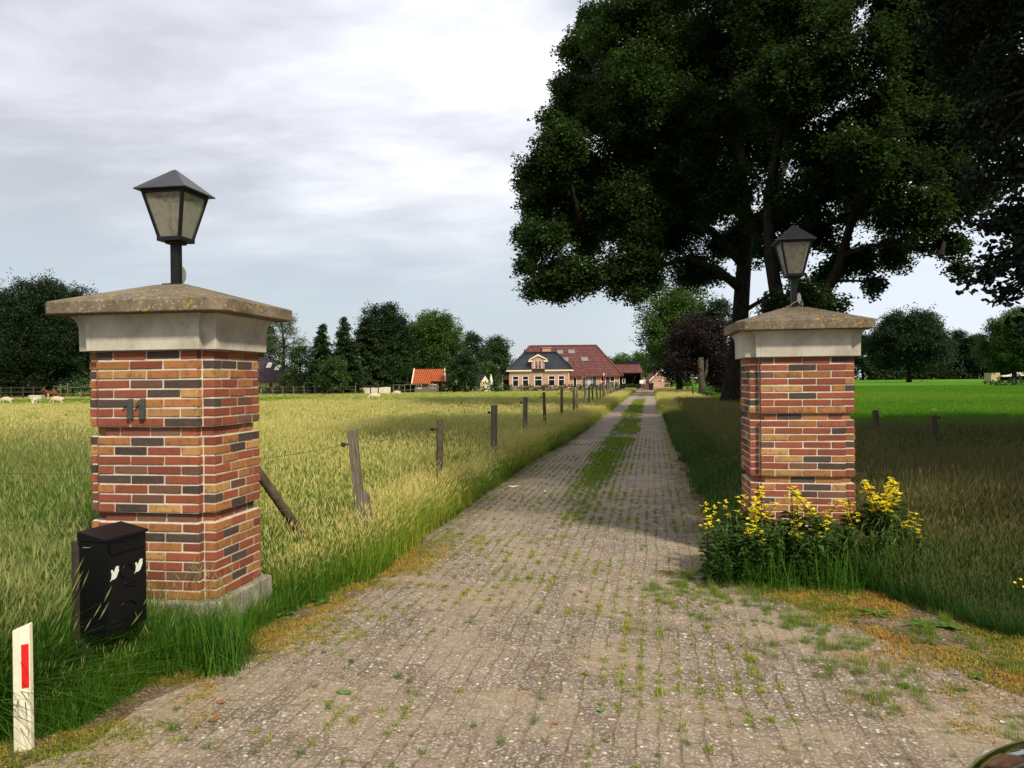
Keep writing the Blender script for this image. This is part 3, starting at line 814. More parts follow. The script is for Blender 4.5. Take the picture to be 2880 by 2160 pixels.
# ------------------------------------------------------------------ lanterns on the pillars
def lantern(loc, rz, label, disc):
    root = thing('gate_lantern', label, 'lantern', loc, rz, 'lanterns on the gate pillars')
    b = MB(); b.box(-.075, .075, -.075, .075, -0.006, 0.006)
    b.build('base_plate', M['black_metal'], root, bevel=0.002)
    b = MB(); b.box(-.031, .031, -.031, .031, 0.006, 0.31)
    b.build('pole', M['black_metal'], root, bevel=0.004)
    zb, zt, rb, rt = 0.325, 0.655, 0.085, 0.162
    f = MB()
    f.box(-rb - .012, rb + .012, -rb - .012, rb + .012, zb - 0.017, zb + 0.012)
    f.prism([(-.055, -.055), (.055, -.055), (.055, .055), (-.055, .055)], zb - .034, zb - 0.0175)
    for sx in (-1, 1):
        for sy in (-1, 1):
            w = 0.011
            f.loft([[(sx * rb + dx, sy * rb + dy, zb + .0125) for dx, dy in ((-w, -w), (w, -w), (w, w), (-w, w))], [(sx * rt + dx, sy * rt + dy, zt) for dx, dy in ((-w, -w), (w, -w), (w, w), (-w, w))]])
    for s in (-1, 1):
        f.box(-rt + .0115, rt - .0115, s * rt - .009, s * rt + .009, zt - 0.02, zt)
        f.box(s * rt - .009, s * rt + .009, -rt + .0115, rt - .0115, zt - 0.02, zt)
    f.build('frame', M['black_metal'], root, bevel=0.002)
    for k in range(4):
        g = MB()
        ca, sa = math.cos(k * math.pi / 2), math.sin(k * math.pi / 2)
        def tr(x, y, z): return (x * ca - y * sa, x * sa + y * ca, z)
        e = 0.0035
        i0, i1 = rb - .0125, rt - .0125
        zz0, zz1 = zb + .013, zt - .021
        g.add([tr(-i0, -rb - e, zz0), tr(i0, -rb - e, zz0), tr(i1, -rt - e + .005, zz1), tr(-i1, -rt - e + .005, zz1), tr(-i0, -rb, zz0), tr(i0, -rb, zz0), tr(i1, -rt + .005, zz1), tr(-i1, -rt + .005, zz1)],
              [(0, 1, 2, 3), (5, 4, 7, 6), (1, 5, 6, 2), (4, 0, 3, 7), (3, 2, 6, 7), (1, 0, 4, 5)])
        g.build('glass_pane', M['lamp_glass'], root)
    r = MB()
    e = 0.208
    r.loft([[(x * e, y * e, z) for x, y in ((-1, -1), (1, -1), (1, 1), (-1, 1))] for z, in ((zt + .001,), (zt + .008,))] + [[(x * .012, y * .012, zt + 0.172) for x, y in ((-1, -1), (1, -1), (1, 1), (-1, 1))]])
    r.build('lamp_roof', M['lamp_roof'], root, bevel=0.002)
    bl = MB()
    bl.tube([(0, 0, zb + .0125), (0, 0, zb + .07), (0, 0, zb + .085), (0, 0, zb + .15), (0, 0, zb + .17)], [0.018, 0.018, 0.033, 0.033, 0.012], 12)
    bl.build('bulb', M['bulb'], root, smooth=True)
    d = MB()
    if disc == 'string':
        d.loft([[(0.028 + .026 * math.cos(t) , -0.055 + y, 0.095 + .052 * math.sin(t)) for t in [i * math.pi / 10 for i in range(20)]] for y in (0, 0.006)])
        d.build('reflector_disc', M['disc'], root, rz=R(28))
        s = MB()
        s.tube([(-.10, -.075, .008), (-.06, -.07, .014), (-.01, -.064, .05), (.03, -.064, .062), (.055, -.066, .03), (.05, -.068, .006), (.01, -.07, .005)], 0.0035, 5)
        s.tube([(.03, -.066, .06), (.07, -.066, .075), (.085, -.06, .03), (.075, -.066, .006)], 0.003, 5)
        s.build('tie_string', M['string'], root)
    else:
        d.loft([[(.064 * math.cos(t), 0.036 + y, 0.078 + .064 * math.sin(t)) for t in [i * math.pi / 12 for i in range(24)]] for y in (0, 0.006)])
        d.build('reflector_disc', M['disc'], root, rz=R(-24))
    return root
lantern((PL[0], PL[1], ZT + .0065), YAW, 'black lantern with hazy glass standing clear against the grey sky', 'plain').scale = (.93, .93, .98)
lantern((PR[0], PR[1], ZT + .0065 - 0.045), YAW, 'black lantern against the dark oak leaves, disc tied at its foot', 'string').scale = (.84, .84, .94)

# ------------------------------------------------------------------ mailbox on its post
def mailbox():
    d = Vector((0.079, 0.29, 0)).normalized()
    rz = math.atan2(d.y, d.x)
    p0 = at(294, 1510, 4.15)
    root = thing('mailbox', 'black metal mailbox with two white bird-like stickers beside the gate pillar', 'mailbox', (p0.x, p0.y, 0), rz)
    # local: x along the front face, -y out of the front (towards the drive), +y to the back
    W, D, zb, z1 = 0.305, 0.175, 0.325, 0.835
    b = MB()
    b.loft([[(0, 0, zb), (W, 0, zb), (W, D, zb - .02), (0, D, zb - .02)], [(0, 0, z1), (W, 0, z1), (W, D, z1), (0, D, z1)]])
    b.box(0.012, W - .012, -.004, .0, zb + .05, z1 - .085)
    b.build('body', M['mailbox'], root, bevel=0.004)
    l = MB()
    l.loft([[(-.008, -.014, z1 + .002), (W + .008, -.014, z1 + .002), (W + .008, D + .005, z1 + .002), (-.008, D + .005, z1 + .002)],
            [(-.008, -.014, z1 + .018), (W + .008, -.014, z1 + .018), (W + .008, D + .005, z1 + .056), (-.008, D + .005, z1 + .056)]])
    l.build('lid', M['mailbox'], root, bevel=0.004)
    fl = MB(); fl.box(0.03, W - .03, -.009, -.0045, z1 - .075, z1 - .022)
    fl.build('letter_flap', M['mailbox'], root, bevel=0.002)
    # embossed ornament on the door, a curled horn
    e = MB()
    e.tube([(W / 2 + .042 * math.cos(t), -.006, z1 - .19 + .042 * math.sin(t)) for t in [i * 2 * math.pi / 18 for i in range(17)]], 0.0055, 6)
    e.tube([(W / 2 - .03, -.006, z1 - .25), (W / 2 + .01, -.006, z1 - .275), (W / 2 + .06, -.006, z1 - .268)], [0.004, 0.006, 0.012], 6)
    e.build('ornament', M['mailbox'], root, smooth=True)
    e = MB()
    e.tube([(W / 2 - .06, -.006, zb + .13), (W / 2 - .02, -.006, zb + .155), (W / 2 + .03, -.006, zb + .15), (W / 2 + .06, -.006, zb + .12)], 0.005, 6)
    e.build('ornament', M['mailbox'], root, smooth=True)
    def bird(cx, cz, fl):
        P = [(-.045, -.055), (-.032, -.033), (-.026, .002), (-.036, .040), (-.020, .044), (-.006, .012), (.010, .052), (.026, .068), (.034, .058), (.046, .060), (.040, .036), (.046, .028), (.030, -.008), (.016, -.036), (-.012, -.046), (-.030, -.042)]
        P = [(x * fl, z) for x, z in P]
        if fl < 0: P = P[::-1]
        s = MB()
        s.loft([[(cx + x * .72, -.0046, cz + z * .62) for x, z in P], [(cx + x * .72, -.0062, cz + z * .62) for x, z in P]])
        return s
    bird(0.058, z1 - .185, 1).build('white_sticker', M['white_decal'], root)
    bird(0.238, z1 - .185, 1).build('white_sticker', M['white_decal'], root)
    p = MB()
    p.box(0.02, 0.10, D + .001, D + .075, -0.05, z1 - .01)
    p.build('post', M['wood_dark'], root, bevel=0.006)
    h = MB()
    h.tube([(0.03, D * .55, z1 - .03), (-0.012, D * .55, z1 - .03), (-.016, D * .75, z1 - .03)], 0.004, 6)
    h.build('hinge_pin', M['rim'], root)
mailbox()

# ------------------------------------------------------------------ roadside marker post
g = at(62, 2112, 3.54)
root = thing('marker_post', 'white plastic roadside marker post with red reflector, at the left edge of the photo', 'marker post', (g.x, g.y, 0), R(14))
b = MB()
P = [(-.048, .012), (-.040, -.012), (0, -.026), (.040, -.012), (.048, .012), (.034, .030), (-.034, .030)]
b.loft([[(x, y, -.05) for x, y in P], [(x * .99, y, .3) for x, y in P], [(x * .97, y, .575 + x * .35) for x, y in P]])
b.build('body', M['white_plastic'], root, bevel=0.003)
b = MB(); b.box(-.0165, .0165, -.0025, .0025, .30, .50)
root.scale = (.90, .90, 1)
rf = b.build('reflector', M['red_reflector'], root, bevel=0.001)
rf.location = (0.021, -0.0235, 0); rf.rotation_euler = (0, 0, R(19))

# ------------------------------------------------------------------ brace log and wire fences
b = MB()
L0, L1 = Vector((-2.36, 6.12, 1.38)), Vector((-1.74, 7.08, 0.02))
b.tube([L0, L0.lerp(L1, .25) + Vector((.01, 0, .02)), L0.lerp(L1, .5), L0.lerp(L1, .75) + Vector((-.01, 0, -.02)), L1], [.036, .040, .041, .039, .035], 10, wob=0.07)
tag(b.build('brace_log', M['wood_brown'], None, smooth=True), 'rough slanting brace log running from behind the number pillar into the tall grass', 'log')

def fpost(x, y, h, w, rnd_post, label, group, mat='wood', lean=(0, 0), knob=1, zk=0.13, split=False):
    root = thing('fence_post', label, 'fence post', (x, y, 0), R(9 + rnd.uniform(-12, 12)), group)
    root.rotation_euler.x, root.rotation_euler.y = lean
    b = MB()
    if rnd_post:
        b.tube([(0, 0, -.05), (0.003, 0, h * .5), (0, 0, h - .015), (0, 0, h)], [w / 2, w / 2, w / 2, w * .38], 10, wob=0.04)
    else:
        a = w / 2
        b.loft([[(-a, -a, -.05), (a, -a, -.05), (a, a, -.05), (-a, a, -.05)], [(-a, -a, h), (a, -a, h), (a, a, h + rnd.uniform(-.01, .01)), (-a, a, h)]])
        if split:
            b.loft([[(a + .002, -a, -.05), (a + .065, -a, -.05), (a + .065, a, -.05), (a + .002, a, -.05)], [(a + .002, -a, h * .52), (a + .05, -a, h * .50), (a + .05, a, h * .5), (a + .002, a, h * .54)]])
    b.build('stake', M[mat], root, smooth=rnd_post, bevel=0 if rnd_post else 0.006)
    if knob:
        k = MB()
        s = knob
        k.tube([(s * w * .45, 0, h - zk), (s * (w * .5 + .03), 0, h - zk + .002)], 0.008, 6)
        k.tube([(s * (w * .5 + .032), -.012, h - zk), (s * (w * .5 + .042), -.016, h - zk), (s * (w * .5 + .060), -.012, h - zk + .006), (s * (w * .5 + .068), 0, h - zk + .004)], [.012, .024, .022, .012], 8)
        k.build('insulator', M['plastic_black'], root, smooth=True)
    return root

posts = []
V = 1795.0
def yline(px): return 2150 * -2.6 / (px - V)
near = [  # px, depth, top height, look
    (1022, 7.25, 1.24, 'split'), (1229, 9.75, 1.20, 'dark'), (1385, 13.4, 1.25, 'pale'), (1474, 17.2, 1.30, 'pale'), (1532, 20.9, 1.34, 'dark'), (1578, 24.6, 1.36, 'dark'),
    (1613, 28.6, 1.36, 'dark')]
names = {0: 'split grey square fence post with a black knob, nearest to the number pillar', 1: 'dark round fence post with black insulator, second along the drive from the number pillar',
         2: 'pale crooked fence post, third along the left edge of the drive', 3: 'fourth weathered fence post along the left of the drive',
         4: 'fifth fence post along the left of the drive, dark and upright', 5: 'sixth fence post along the left of the drive, dark', 6: 'seventh fence post along the left of the drive, in front of the brown door'}
GL = 'fence posts along the left of the drive'
for i, (px, Y, h, look) in enumerate(near):
    p = at(px, 1100, Y)
    lean = (R(rnd.uniform(-2, 2)), R(-5) if i == 0 else R(rnd.uniform(-2, 2)))
    fpost(p.x, Y, h, 0.085 if look == 'split' else 0.095 if look == 'pale' else 0.088, look in ('dark',), names[i], GL, 'wood' if look != 'dark' else 'wood_brown', lean, -1, split=look == 'split')
    posts.append((p.x, Y, h))
Y = 32.4
far_src = None
while Y < 101:
    x = -2.6 + (V - 1440) / 2150 * Y
    h = 1.28 + rnd.uniform(-.07, .07)
    if far_src is None:
        far_src = fpost(x, Y, h, 0.10, True, 'weathered far fence post in the row beside the drive, towards the house', GL, 'wood', (0, 0), -1)
    else:
        c = copy_tree(far_src)
        c.location = (x + rnd.uniform(-.06, .06), Y, rnd.uniform(-.12, .05)); c.rotation_euler = (R(rnd.uniform(-3, 3)), R(rnd.uniform(-3, 3)), rnd.uniform(-.3, .3))
    posts.append((x, Y, h))
    Y += 3.9

def wire(name, pts, r, label, cat='fence wire', group=None):
    cu = MB()
    P = []
    for a, b in zip(pts[:-1], pts[1:]):
        a, b = Vector(a), Vector(b)
        for i in range(4):
            t = i / 4
            P.append(a.lerp(b, t) - Vector((0, 0, 0.05 * 4 * t * (1 - t) * min(1, (b - a).length / 5))))
    P.append(Vector(pts[-1]))
    cu.tube(P, r, 4)
    tag(cu.build(name, M['wire']), label, cat, group)
wire('fence_wire', [(-2.3, 5.98, 1.06)] + [(x - .10, y, h - .13) for x, y, h in posts], 0.0022, 'upper fence wire running from post knob to post knob beside the drive')
wire('fence_wire', [(-2.3, 5.98, 0.62)] + [(x - .052, y, 0.62) for x, y, h in posts[:9]], 0.002, 'lower fence wire stapled to the posts in the tall grass left of the drive')
wire('fence_wire', [(-2.75, 5.75, 1.02), (-6.2, 6.45, 1.06), (-9.5, 7.1, 1.04)], 0.0024, 'upper wire running left from the number pillar across the meadow edge')
wire('fence_wire', [(-2.75, 5.75, 0.62), (-6.2, 6.45, 0.66), (-9.5, 7.1, 0.64)], 0.0022, 'lower wire running left from the number pillar across the meadow edge')
pa = at(2466, 1200, 18.6); pb = at(2627, 1200, 15.2)
fpost(pa.x, 18.6, 0.86, 0.15, True, 'thick blunt fence post in the shade right of the flower-ringed pillar', 'fence posts right of the drive', 'wood_brown', (0, R(-2)), 0)
fpost(pb.x, 15.2, 0.90, 0.10, False, 'split square fence post with insulator in the shaded pasture on the right', 'fence posts right of the drive', 'wood_brown', (0, 0), 1, 0.05)
dv = (pa - pb).normalized()
q0 = Vector((pb.x, 15.2, .60)) - dv * 7.5; q3 = Vector((pa.x, 18.6, .58)) + dv * 8
wire('fence_wire', [(q0.x, q0.y, .6), (pb.x - .06, 15.2, .62), (pa.x - .08, 18.6, .6), (q3.x, q3.y, .6)], 0.003, 'single wire strung between the two shaded posts on the right')

# ------------------------------------------------------------------ ground, drive
def grid_sheet(name, x0, x1, y0, y1, z, mat):
    b = MB(); b.add([(x0, y0, z), (x1, y0, z), (x1, y1, z), (x0, y1, z)], [(0, 1, 2, 3)])
    return tag(b.build(name, mat), kind='structure')
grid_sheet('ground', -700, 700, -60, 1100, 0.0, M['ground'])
DL = [(-4, -9.0), (0.0, -7.5), (1.5, -4.6), (2.6, -2.75), (3.3, -2.15), (3.65, -1.93), (4.34, -1.84), (4.85, -1.62), (5.7, -1.42), (6.3, -1.22), (6.9, -1.06), (8.4, -.92), (11, -.45), (15.4, .36), (22, 1.82), (34.5, 4.05), (60, 8.75), (94, 15.0), (112, 18.3)]
DR = [(-4, 9.5), (1.5, 8.5), (3.2, 6.2), (4.2, 4.3), (4.65, 3.45), (5.1, 3.0), (5.8, 2.62), (6.35, 2.18), (6.9, 2.0), (7.4, 1.98), (9.0, 2.2), (11, 2.5), (15.2, 3.24), (22, 4.45), (34.5, 6.72), (60, 11.35), (94, 17.6), (112, 22)]
DRP = [(-4, 5.0), (1.5, 3.6), (3.2, 2.95), (4.2, 2.60), (4.65, 2.42), (5.1, 2.22), (5.8, 1.98), (6.35, 1.86), (6.9, 1.86), (7.4, 1.92)] + [q for q in DR if q[0] > 8.9]
def lin(tab, y):
    for (a, xa), (b, xb) in zip(tab[:-1], tab[1:]):
        if y <= b: return xa + (xb - xa) * (y - a) / (b - a)
    return tab[-1][1]
def axis_uv(x, y):
    c, s = math.cos(R(10.4)), math.sin(R(10.4))
    return (x * s + y * c, (x + 0.95) * c - y * s + 1.18)
def strip(name, lo, ro, z, mat, y0=-4.0, y1=104.0, seed=1, amp=0.05, right=DR):
    """sheet following the drive: lo/ro push the left and right edge outwards"""
    rs = random.Random(seed)
    ys = []
    y = y0
    while y < y1:
        ys.append(y); y += 0.12 if y < 12 else 0.3 if y < 25 else 1.0
    ys.append(y1)
    me = bpy.data.meshes.new(name)
    Vv, F = [], []
    NX = 7
    nl = nr = 0.0
    for y in ys:
        nl = nl * .7 + rs.uniform(-1, 1) * amp; nr = nr * .7 + rs.uniform(-1, 1) * amp
        a, b = lin(DL, y) - lo + nl, lin(right, y) + ro + nr
        for i in range(NX): Vv.append((a + (b - a) * i / (NX - 1), y, z))
    for k in range(len(ys) - 1):
        for i in range(NX - 1):
            F.append((k * NX + i, k * NX + i + 1, (k + 1) * NX + i + 1, (k + 1) * NX + i))
    me.from_pydata(Vv, [], F)
    ul = me.uv_layers.new(name='UVMap')
    ul.data.foreach_set('uv', [q for l in me.loops for q in axis_uv(*Vv[l.vertex_index][:2])])
    me.materials.append(mat)
    me.update()
    o = bpy.data.objects.new(name, me); COL.objects.link(o)
    return tag(o, kind='structure')
strip('soil_verge', 0.62, 0.85, 0.004, M['soil'], seed=3, amp=0.10)
strip('driveway', 0, 0, 0.009, M['paver'], seed=4, amp=0.05, right=DRP)
grid_sheet('farmyard', 6, 34, 103.6, 122, 0.013, M['soil'])

# ------------------------------------------------------------------ a car's front corner at the lower right
def car():
    root = thing('parked_car', 'glossy black car whose rounded bonnet corner pokes in at the lower right', 'car', (1.93, -0.06, 0), R(4))
    # body by cross-sections along y (front at +2.2), half widths and heights
    prof = [(-2.15, .70, .42, .80, .78), (-2.0, .82, .30, .98, .86), (-1.2, .88, .24, 1.02, .88), (0.0, .89, .22, .98, .90), (0.75, .88, .22, .95, .90), (1.3, .87, .22, .925, .88), (1.75, .83, .24, .88, .84), (2.02, .73, .27, .81, .74), (2.16, .58, .31, .72, .62), (2.22, .40, .36, .62, .50)]
    rings = []
    for y, w, z0, zt, zs in prof:
        pts = []
        for k in range(24):
            t = 2 * math.pi * k / 24
            cx, sz = math.cos(t), math.sin(t)
            x = w * math.copysign(abs(cx) ** .45, cx)
            zc, hz = (z0 + zt) / 2, (zt - z0) / 2
            pts.append((x, y, zc + hz * math.copysign(abs(sz) ** .55, sz)))
        rings.append(pts)
    b = MB(); b.loft(rings)
    o = b.build('body', M['car_black'], root, smooth=True)
    sd = o.modifiers.new('round', 'SUBSURF'); sd.levels = 2; sd.render_levels = 2
    g = MB()
    cab = [(-1.75, .60, .96, 1.02), (-1.25, .66, .95, 1.36), (-.5, .69, .94, 1.45), (.15, .67, .93, 1.40), (.85, .66, .91, 1.0)]
    g.loft([[(-w, y, z0), (w, y, z0), (w * .86, y, zt), (-w * .86, y, zt)] for y, w, z0, zt in cab])
    g.build('cabin', M['window_glass'], root, bevel=0.05, seg=3)
    for sx in (-1, 1):
        for y in (-1.3, 1.32):
            w = MB(); w.tube([(sx * .70, y, .31), (sx * .90, y, .31)], [.31, .31], 24)
            wo = w.build('wheel', M['tyre'], root, bevel=0.02)
            r = MB(); r.tube([(sx * .895, y, .31), (sx * .908, y, .31)], [.2, .19], 20)
            r.build('rim', M['rim'], wo)
        h = MB(); h.box(-.13, .13, -.03, .03, -.06, .06)
        ho = h.build('headlight', M['lens'], root, bevel=0.025, seg=3)
        ho.location = (sx * .60, 2.06, .64); ho.rotation_euler = (0, 0, -sx * R(38))
car()
# ------------------------------------------------------------------ farmhouse
def quad(mb, a, b, c, d, mat=0, th=0.12):
    """roof slab through four points (counter-clockwise from outside)"""
    a, b, c, d = map(Vector, (a, b, c, d))
    n = (b - a).cross(d - a).normalized() * th
    P = [a, b, c, d, a - n, b - n, c - n, d - n]
    mb.add(P, [(0, 1, 2, 3), (7, 6, 5, 4), (0, 4, 5, 1), (1, 5, 6, 2), (2, 6, 7, 3), (3, 7, 4, 0)], mat)

def hip_roof(name, parent, x0, x1, y0, y1, ze, rx0, rx1, ry, zr, mat, over=0.0, ridge_mat=None):
    """hipped roof as one solid, eaves at ze, ridge from (rx0,ry) to (rx1,ry) at zr"""
    b = MB()
    t = 0.14
    V_ = [(x0, y0, ze), (x1, y0, ze), (x1, y1, ze), (x0, y1, ze), (rx0, ry, zr), (rx1, ry, zr)]
    W_ = [(x0, y0, ze - t), (x1, y0, ze - t), (x1, y1, ze - t), (x0, y1, ze - t)]
    b.add(V_ + W_, [(0, 1, 5, 4), (1, 2, 5), (2, 3, 4, 5), (3, 0, 4), (6, 7, 1, 0), (7, 8, 2, 1), (8, 9, 3, 2), (9, 6, 0, 3), (9, 8, 7, 6)])
    o = b.build(name, mat, parent)
    r = MB()
    for p, q in (((x0, y0, ze), (rx0, ry, zr)), ((x1, y0, ze), (rx1, ry, zr)), ((rx0, ry, zr), (rx1, ry, zr)), ((x1, y1, ze), (rx1, ry, zr))):
        r.tube([Vector(p) + Vector((0, 0, .03)), Vector(q) + Vector((0, 0, .03))], 0.13, 6)
    r.build('ridge_tiles', ridge_mat or mat, o)
    return o

def wall_openings(mb, x0, x1, y, z0, z1, holes, th=0.3, mat=0):
    """front wall with rectangular openings (x0,x1,z0,z1)"""
    xs = sorted(set([x0, x1] + [h[0] for h in holes] + [h[1] for h in holes]))
    for a, b in zip(xs[:-1], xs[1:]):
        hs = sorted([h for h in holes if h[0] <= a + 1e-6 and h[1] >= b - 1e-6], key=lambda h: h[2])
        z = z0
        for h in hs:
            if h[2] > z + 1e-6: mb.box(a, b, y, y + th, z, h[2], mat)
            z = h[3]
        if z < z1 - 1e-6: mb.box(a, b, y, y + th, z, z1, mat)

def window(parent, x0, x1, z0, z1, y, arch=0.12, bar=0.62, frame='white', glass='window_glass', mull=False, curtain=None):
    f = MB()
    w = 0.085
    f.box(x0, x0 + w, y - .03, y + .10, z0, z1)
    f.box(x1 - w, x1, y - .03, y + .10, z0, z1)
    f.box(x0 + w, x1 - w, y - .03, y + .10, z0, z0 + w * .8)
    f.box(x0 + w, x1 - w, y - .03, y + .10, z1 - w, z1)
    if bar:
        zb = z0 + (z1 - z0) * bar
        f.box(x0 + w, x1 - w, y - .02, y + .10, zb - .04, zb + .04)
    if mull:
        xm = (x0 + x1) / 2
        f.box(xm - .05, xm + .05, y - .018, y + .10, z0 + w * .8, z1 - w)
    if arch:
        n = 8
        P = [(x0 + (x1 - x0) * i / n, z1 + arch * math.sin(math.pi * i / n) ** .7) for i in range(n + 1)]
        f.loft([[(px, y - .034, pz + .004) for px, pz in P], [(px, y + .1, pz + .004) for px, pz in P]])
    fo = f.build('window', M[frame], parent)
    g = MB(); g.box(x0 + w * .9, x1 - w * .9, y + .05, y + .07, z0 + w * .7, z1 - w * .9)
    g.build('pane', M[glass], fo)
    if curtain:
        c = MB()
        h = z1 - z0
        xm = (x0 + x1) / 2
        c.add([(x0 + w, y + .044, z0 + w), (x0 + w + .22, y + .044, z0 + w), (xm - .08, y + .044, z1 - w), (x0 + w, y + .044, z1 - w)], [(0, 1, 2, 3)])
        c.add([(x1 - w, y + .044, z0 + w), (x1 - w, y + .044, z1 - w), (xm + .08, y + .044, z1 - w), (x1 - w - .22, y + .044, z0 + w)], [(0, 1, 2, 3)])
        c.build('curtain', M[curtain], fo)
    return fo

def farmhouse():
    Y = 118.0
    def X(px): return at(px, 1060, Y).x
    def Z(py, px=1540): return at(px, py, Y).z
    root = thing('farmhouse', 'long brick farmhouse with black tiled front and large red tiled roof behind the hedge', 'farmhouse', (X(1540), Y, 0))
    ox, oy = X(1540), Y
    # --- front house, local coordinates
    x0, x1 = X(1432) - ox, X(1602) - ox
    ze = Z(1043)
    wins = [(1441, 1459), (1469, 1487), (1503, 1525), (1542, 1561), (1570, 1588)]
    zs, zt = Z(1086), Z(1056.5)
    holes = [(X(a) - ox, X(b) - ox, zs, zt) for a, b in wins]
    dx0, dx1 = X(1495.5) - ox, X(1532) - ox
    dw = (X(1502.5) - ox, X(1524.5) - ox, Z(1037), Z(1014))
    w = MB()
    wall_openings(w, x0, x1, 0.0, 0, ze, holes)
    w.box(x0, x0 + .3, .3, 8.0, 0, ze); w.box(x1 - .3, x1, .3, 8.0, 0, ze)
    wall_openings(w, dx0, dx1, -0.06, ze, Z(1012), [dw], 0.36)
    w.box(dx0, dx0 + .25, .30, 3.2, ze, Z(1012)); w.box(dx1 - .25, dx1, .30, 3.2, ze, Z(1012))
    xm = (dx0 + dx1) / 2
    zg0, zg1 = Z(1012), Z(1002)
    w.loft([[(dx0, y, zg0 + .002), (dx1, y, zg0 + .002), (xm, y, zg1)] for y in (-.06, .2)])
    w.box(dx0 - .02, dx0 + .10, -.055, -.002, 0, ze - .3); w.box(dx1 - .10, dx1 + .02, -.055, -.002, 0, ze - .3)
    w.build('front_wall', M['house_brick'], root)
    for (a, b, c, d) in holes: window(root, a, b, c, d, 0.05)
    window(root, *dw, -0.0, 0.08, 0, 'white', mull=True, curtain='pink_curtain')
    # cornice and frieze boards
    g = MB()
    for a, b in ((X(1424) - ox, dx0 - .01), (dx1 + .01, X(1613) - ox)):
        g.box(a, b, -.42, -.03, ze - .05, ze + .16)
    for a, b in ((x0 + .02, dx0 - .01), (dx1 + .01, x1 - .05)):
        g.box(a, b, -.05, -.003, ze - .33, ze - .20)
    g.box(X(1613) - ox - .3, X(1613) - ox, -.03, 5.0, ze - .05, ze + .16)
    g.build('gutter_board', M['cream'], root)
    # black roof with the dormer gable
    zr = at(1520, 992, Y + 4.6).z
    def XX(px, d): return at(px, 1000, Y + d).x - ox
    hip_roof('front_roof', root, X(1425) - ox, X(1613) - ox, -.40, 9.0, ze + .18, XX(1475, 4.6), XX(1565, 4.6), 4.6, zr, M['tile_black'])
    d = MB()
    ap = (xm, zg1 + .22)
    for s, e in ((-1, dx0 - .42), (1, dx1 + .42)):
        P = [(e, zg0 + .02), (e, zg0 + .16), (ap[0], ap[1] + .16), (ap[0], ap[1])]
        if s > 0: P = P[::-1]
        d.loft([[(px, y, pz) for px, pz in P] for y in (-.16, 3.4)])
    d.build('dormer_roof', M['tile_black'], root)
    t = MB()
    for s, e in ((-1, dx0 - .40), (1, dx1 + .40)):
        P = [(e, zg0 - .06), (e, zg0 + .12), (ap[0], ap[1] + .12), (ap[0], ap[1] - .14)]
        if s > 0: P = P[::-1]
        t.loft([[(px, y, pz) for px, pz in P] for y in (-.24, -.165)])
    t.box(dx0 - .50, dx0 + .16, -.26, -.07, zg0 - .30, zg0 - .065); t.box(dx1 - .16, dx1 + .50, -.26, -.07, zg0 - .30, zg0 - .065)
    t.build('dormer_trim', M['cream'], root)
    # --- barn part behind with the red hipped roof
    bY = 4.0
    def bX(px): return at(px, 1060, Y + bY).x - ox
    def bZ(py): return at(1700, py, Y + bY).z
    rY = 13.0
    zR = at(1600, 972.5, Y + rY).z
    ze2 = bZ(1056.5)
    hip_roof('barn_roof', root, at(1418, 1000, Y + bY + 4).x - ox, bX(1752), bY - .5, rY * 2 - bY, ze2, at(1489, 1000, Y + rY).x - ox, at(1677, 1000, Y + rY).x - ox, rY, zR, M['tile_red'])
    bw = MB()
    specs = [(1611, 1622, 1089, 1060), (1638, 1676, 1089, 1059.5), (1690.5, 1728, 1091, 1058.5)]
    bh = [(bX(a), bX(b), max(.12, bZ(c)), bZ(d)) for a, b, c, d in specs]
    wall_openings(bw, x1 - .1, bX(1743), bY, 0, ze2 - .15, bh)
    bw.box(bX(1743) - .3, bX(1743), bY + .3, rY * 2 - bY - .6, 0, ze2 - .15)
    bw.build('barn_wall', M['house_brick'], root)
    # door, shuttered window, big barn window
    b = MB(); a = bh[0]
    b.box(a[0], a[0] + .1, bY - .03, bY + .1, a[2], a[3]); b.box(a[1] - .08, a[1], bY - .03, bY + .1, a[2], a[3]); b.box(a[0] + .1, a[1] - .08, bY - .03, bY + .1, a[3] - .08, a[3])
    fr = b.build('door_frame', M['white'], root)
    b = MB(); b.box(a[0] + .1, a[1] - .08, bY + .05, bY + .09, a[2], a[3] - .08); b.build('door', M['dark_inside'], fr)
    a = bh[1]; q = (a[1] - a[0])
    for s in (0, 1):
        b = MB()
        xa = a[0] + .05 if s == 0 else a[1] - q * .25 + .03
        b.box(xa, xa + q * .22 - .03, bY - .06, bY - .005, a[2], a[3] - .05)
        b.build('shutter', M['shutter'], root)
    window(root, a[0] + q * .24, a[1] - q * .24, a[2], a[3], bY + .03, 0, 0)
    b = MB(); b.box(a[0] + q * .33, a[1] - q * .33, bY + .062, bY + .078, a[2] + .07, a[3] - .2); b.build('curtain', M['curtain'], root)
    a = bh[2]; q = (a[1] - a[0]) / 3
    f = MB()
    for i in range(4): f.box(a[0] + q * i - .04, a[0] + q * i + .04, bY - .03, bY + .1, a[2], a[3] - .06)
    f.box(a[0] - .04, a[1] + .04, bY - .034, bY + .1, a[3] - .06, a[3])
    zc = a[2] + (a[3] - a[2]) * .56
    for i in (0, 2): f.box(a[0] + q * i + .04, a[0] + q * (i + 1) - .04, bY - .025, bY + .1, zc - .04, zc + .04)
    fo = f.build('window', M['white'], root)
    for i in (0, 2):
        g = MB(); g.box(a[0] + q * i + .04, a[0] + q * (i + 1) - .04, bY + .05, bY + .07, zc + .04, a[3] - .06)
        g.build('pane', M['window_glass'], fo)
        g = MB(); g.box(a[0] + q * i + .04, a[0] + q * (i + 1) - .04, bY + .04, bY + .06, a[2], zc - .04)
        g.build('door_panel', M['door_brown'], fo)
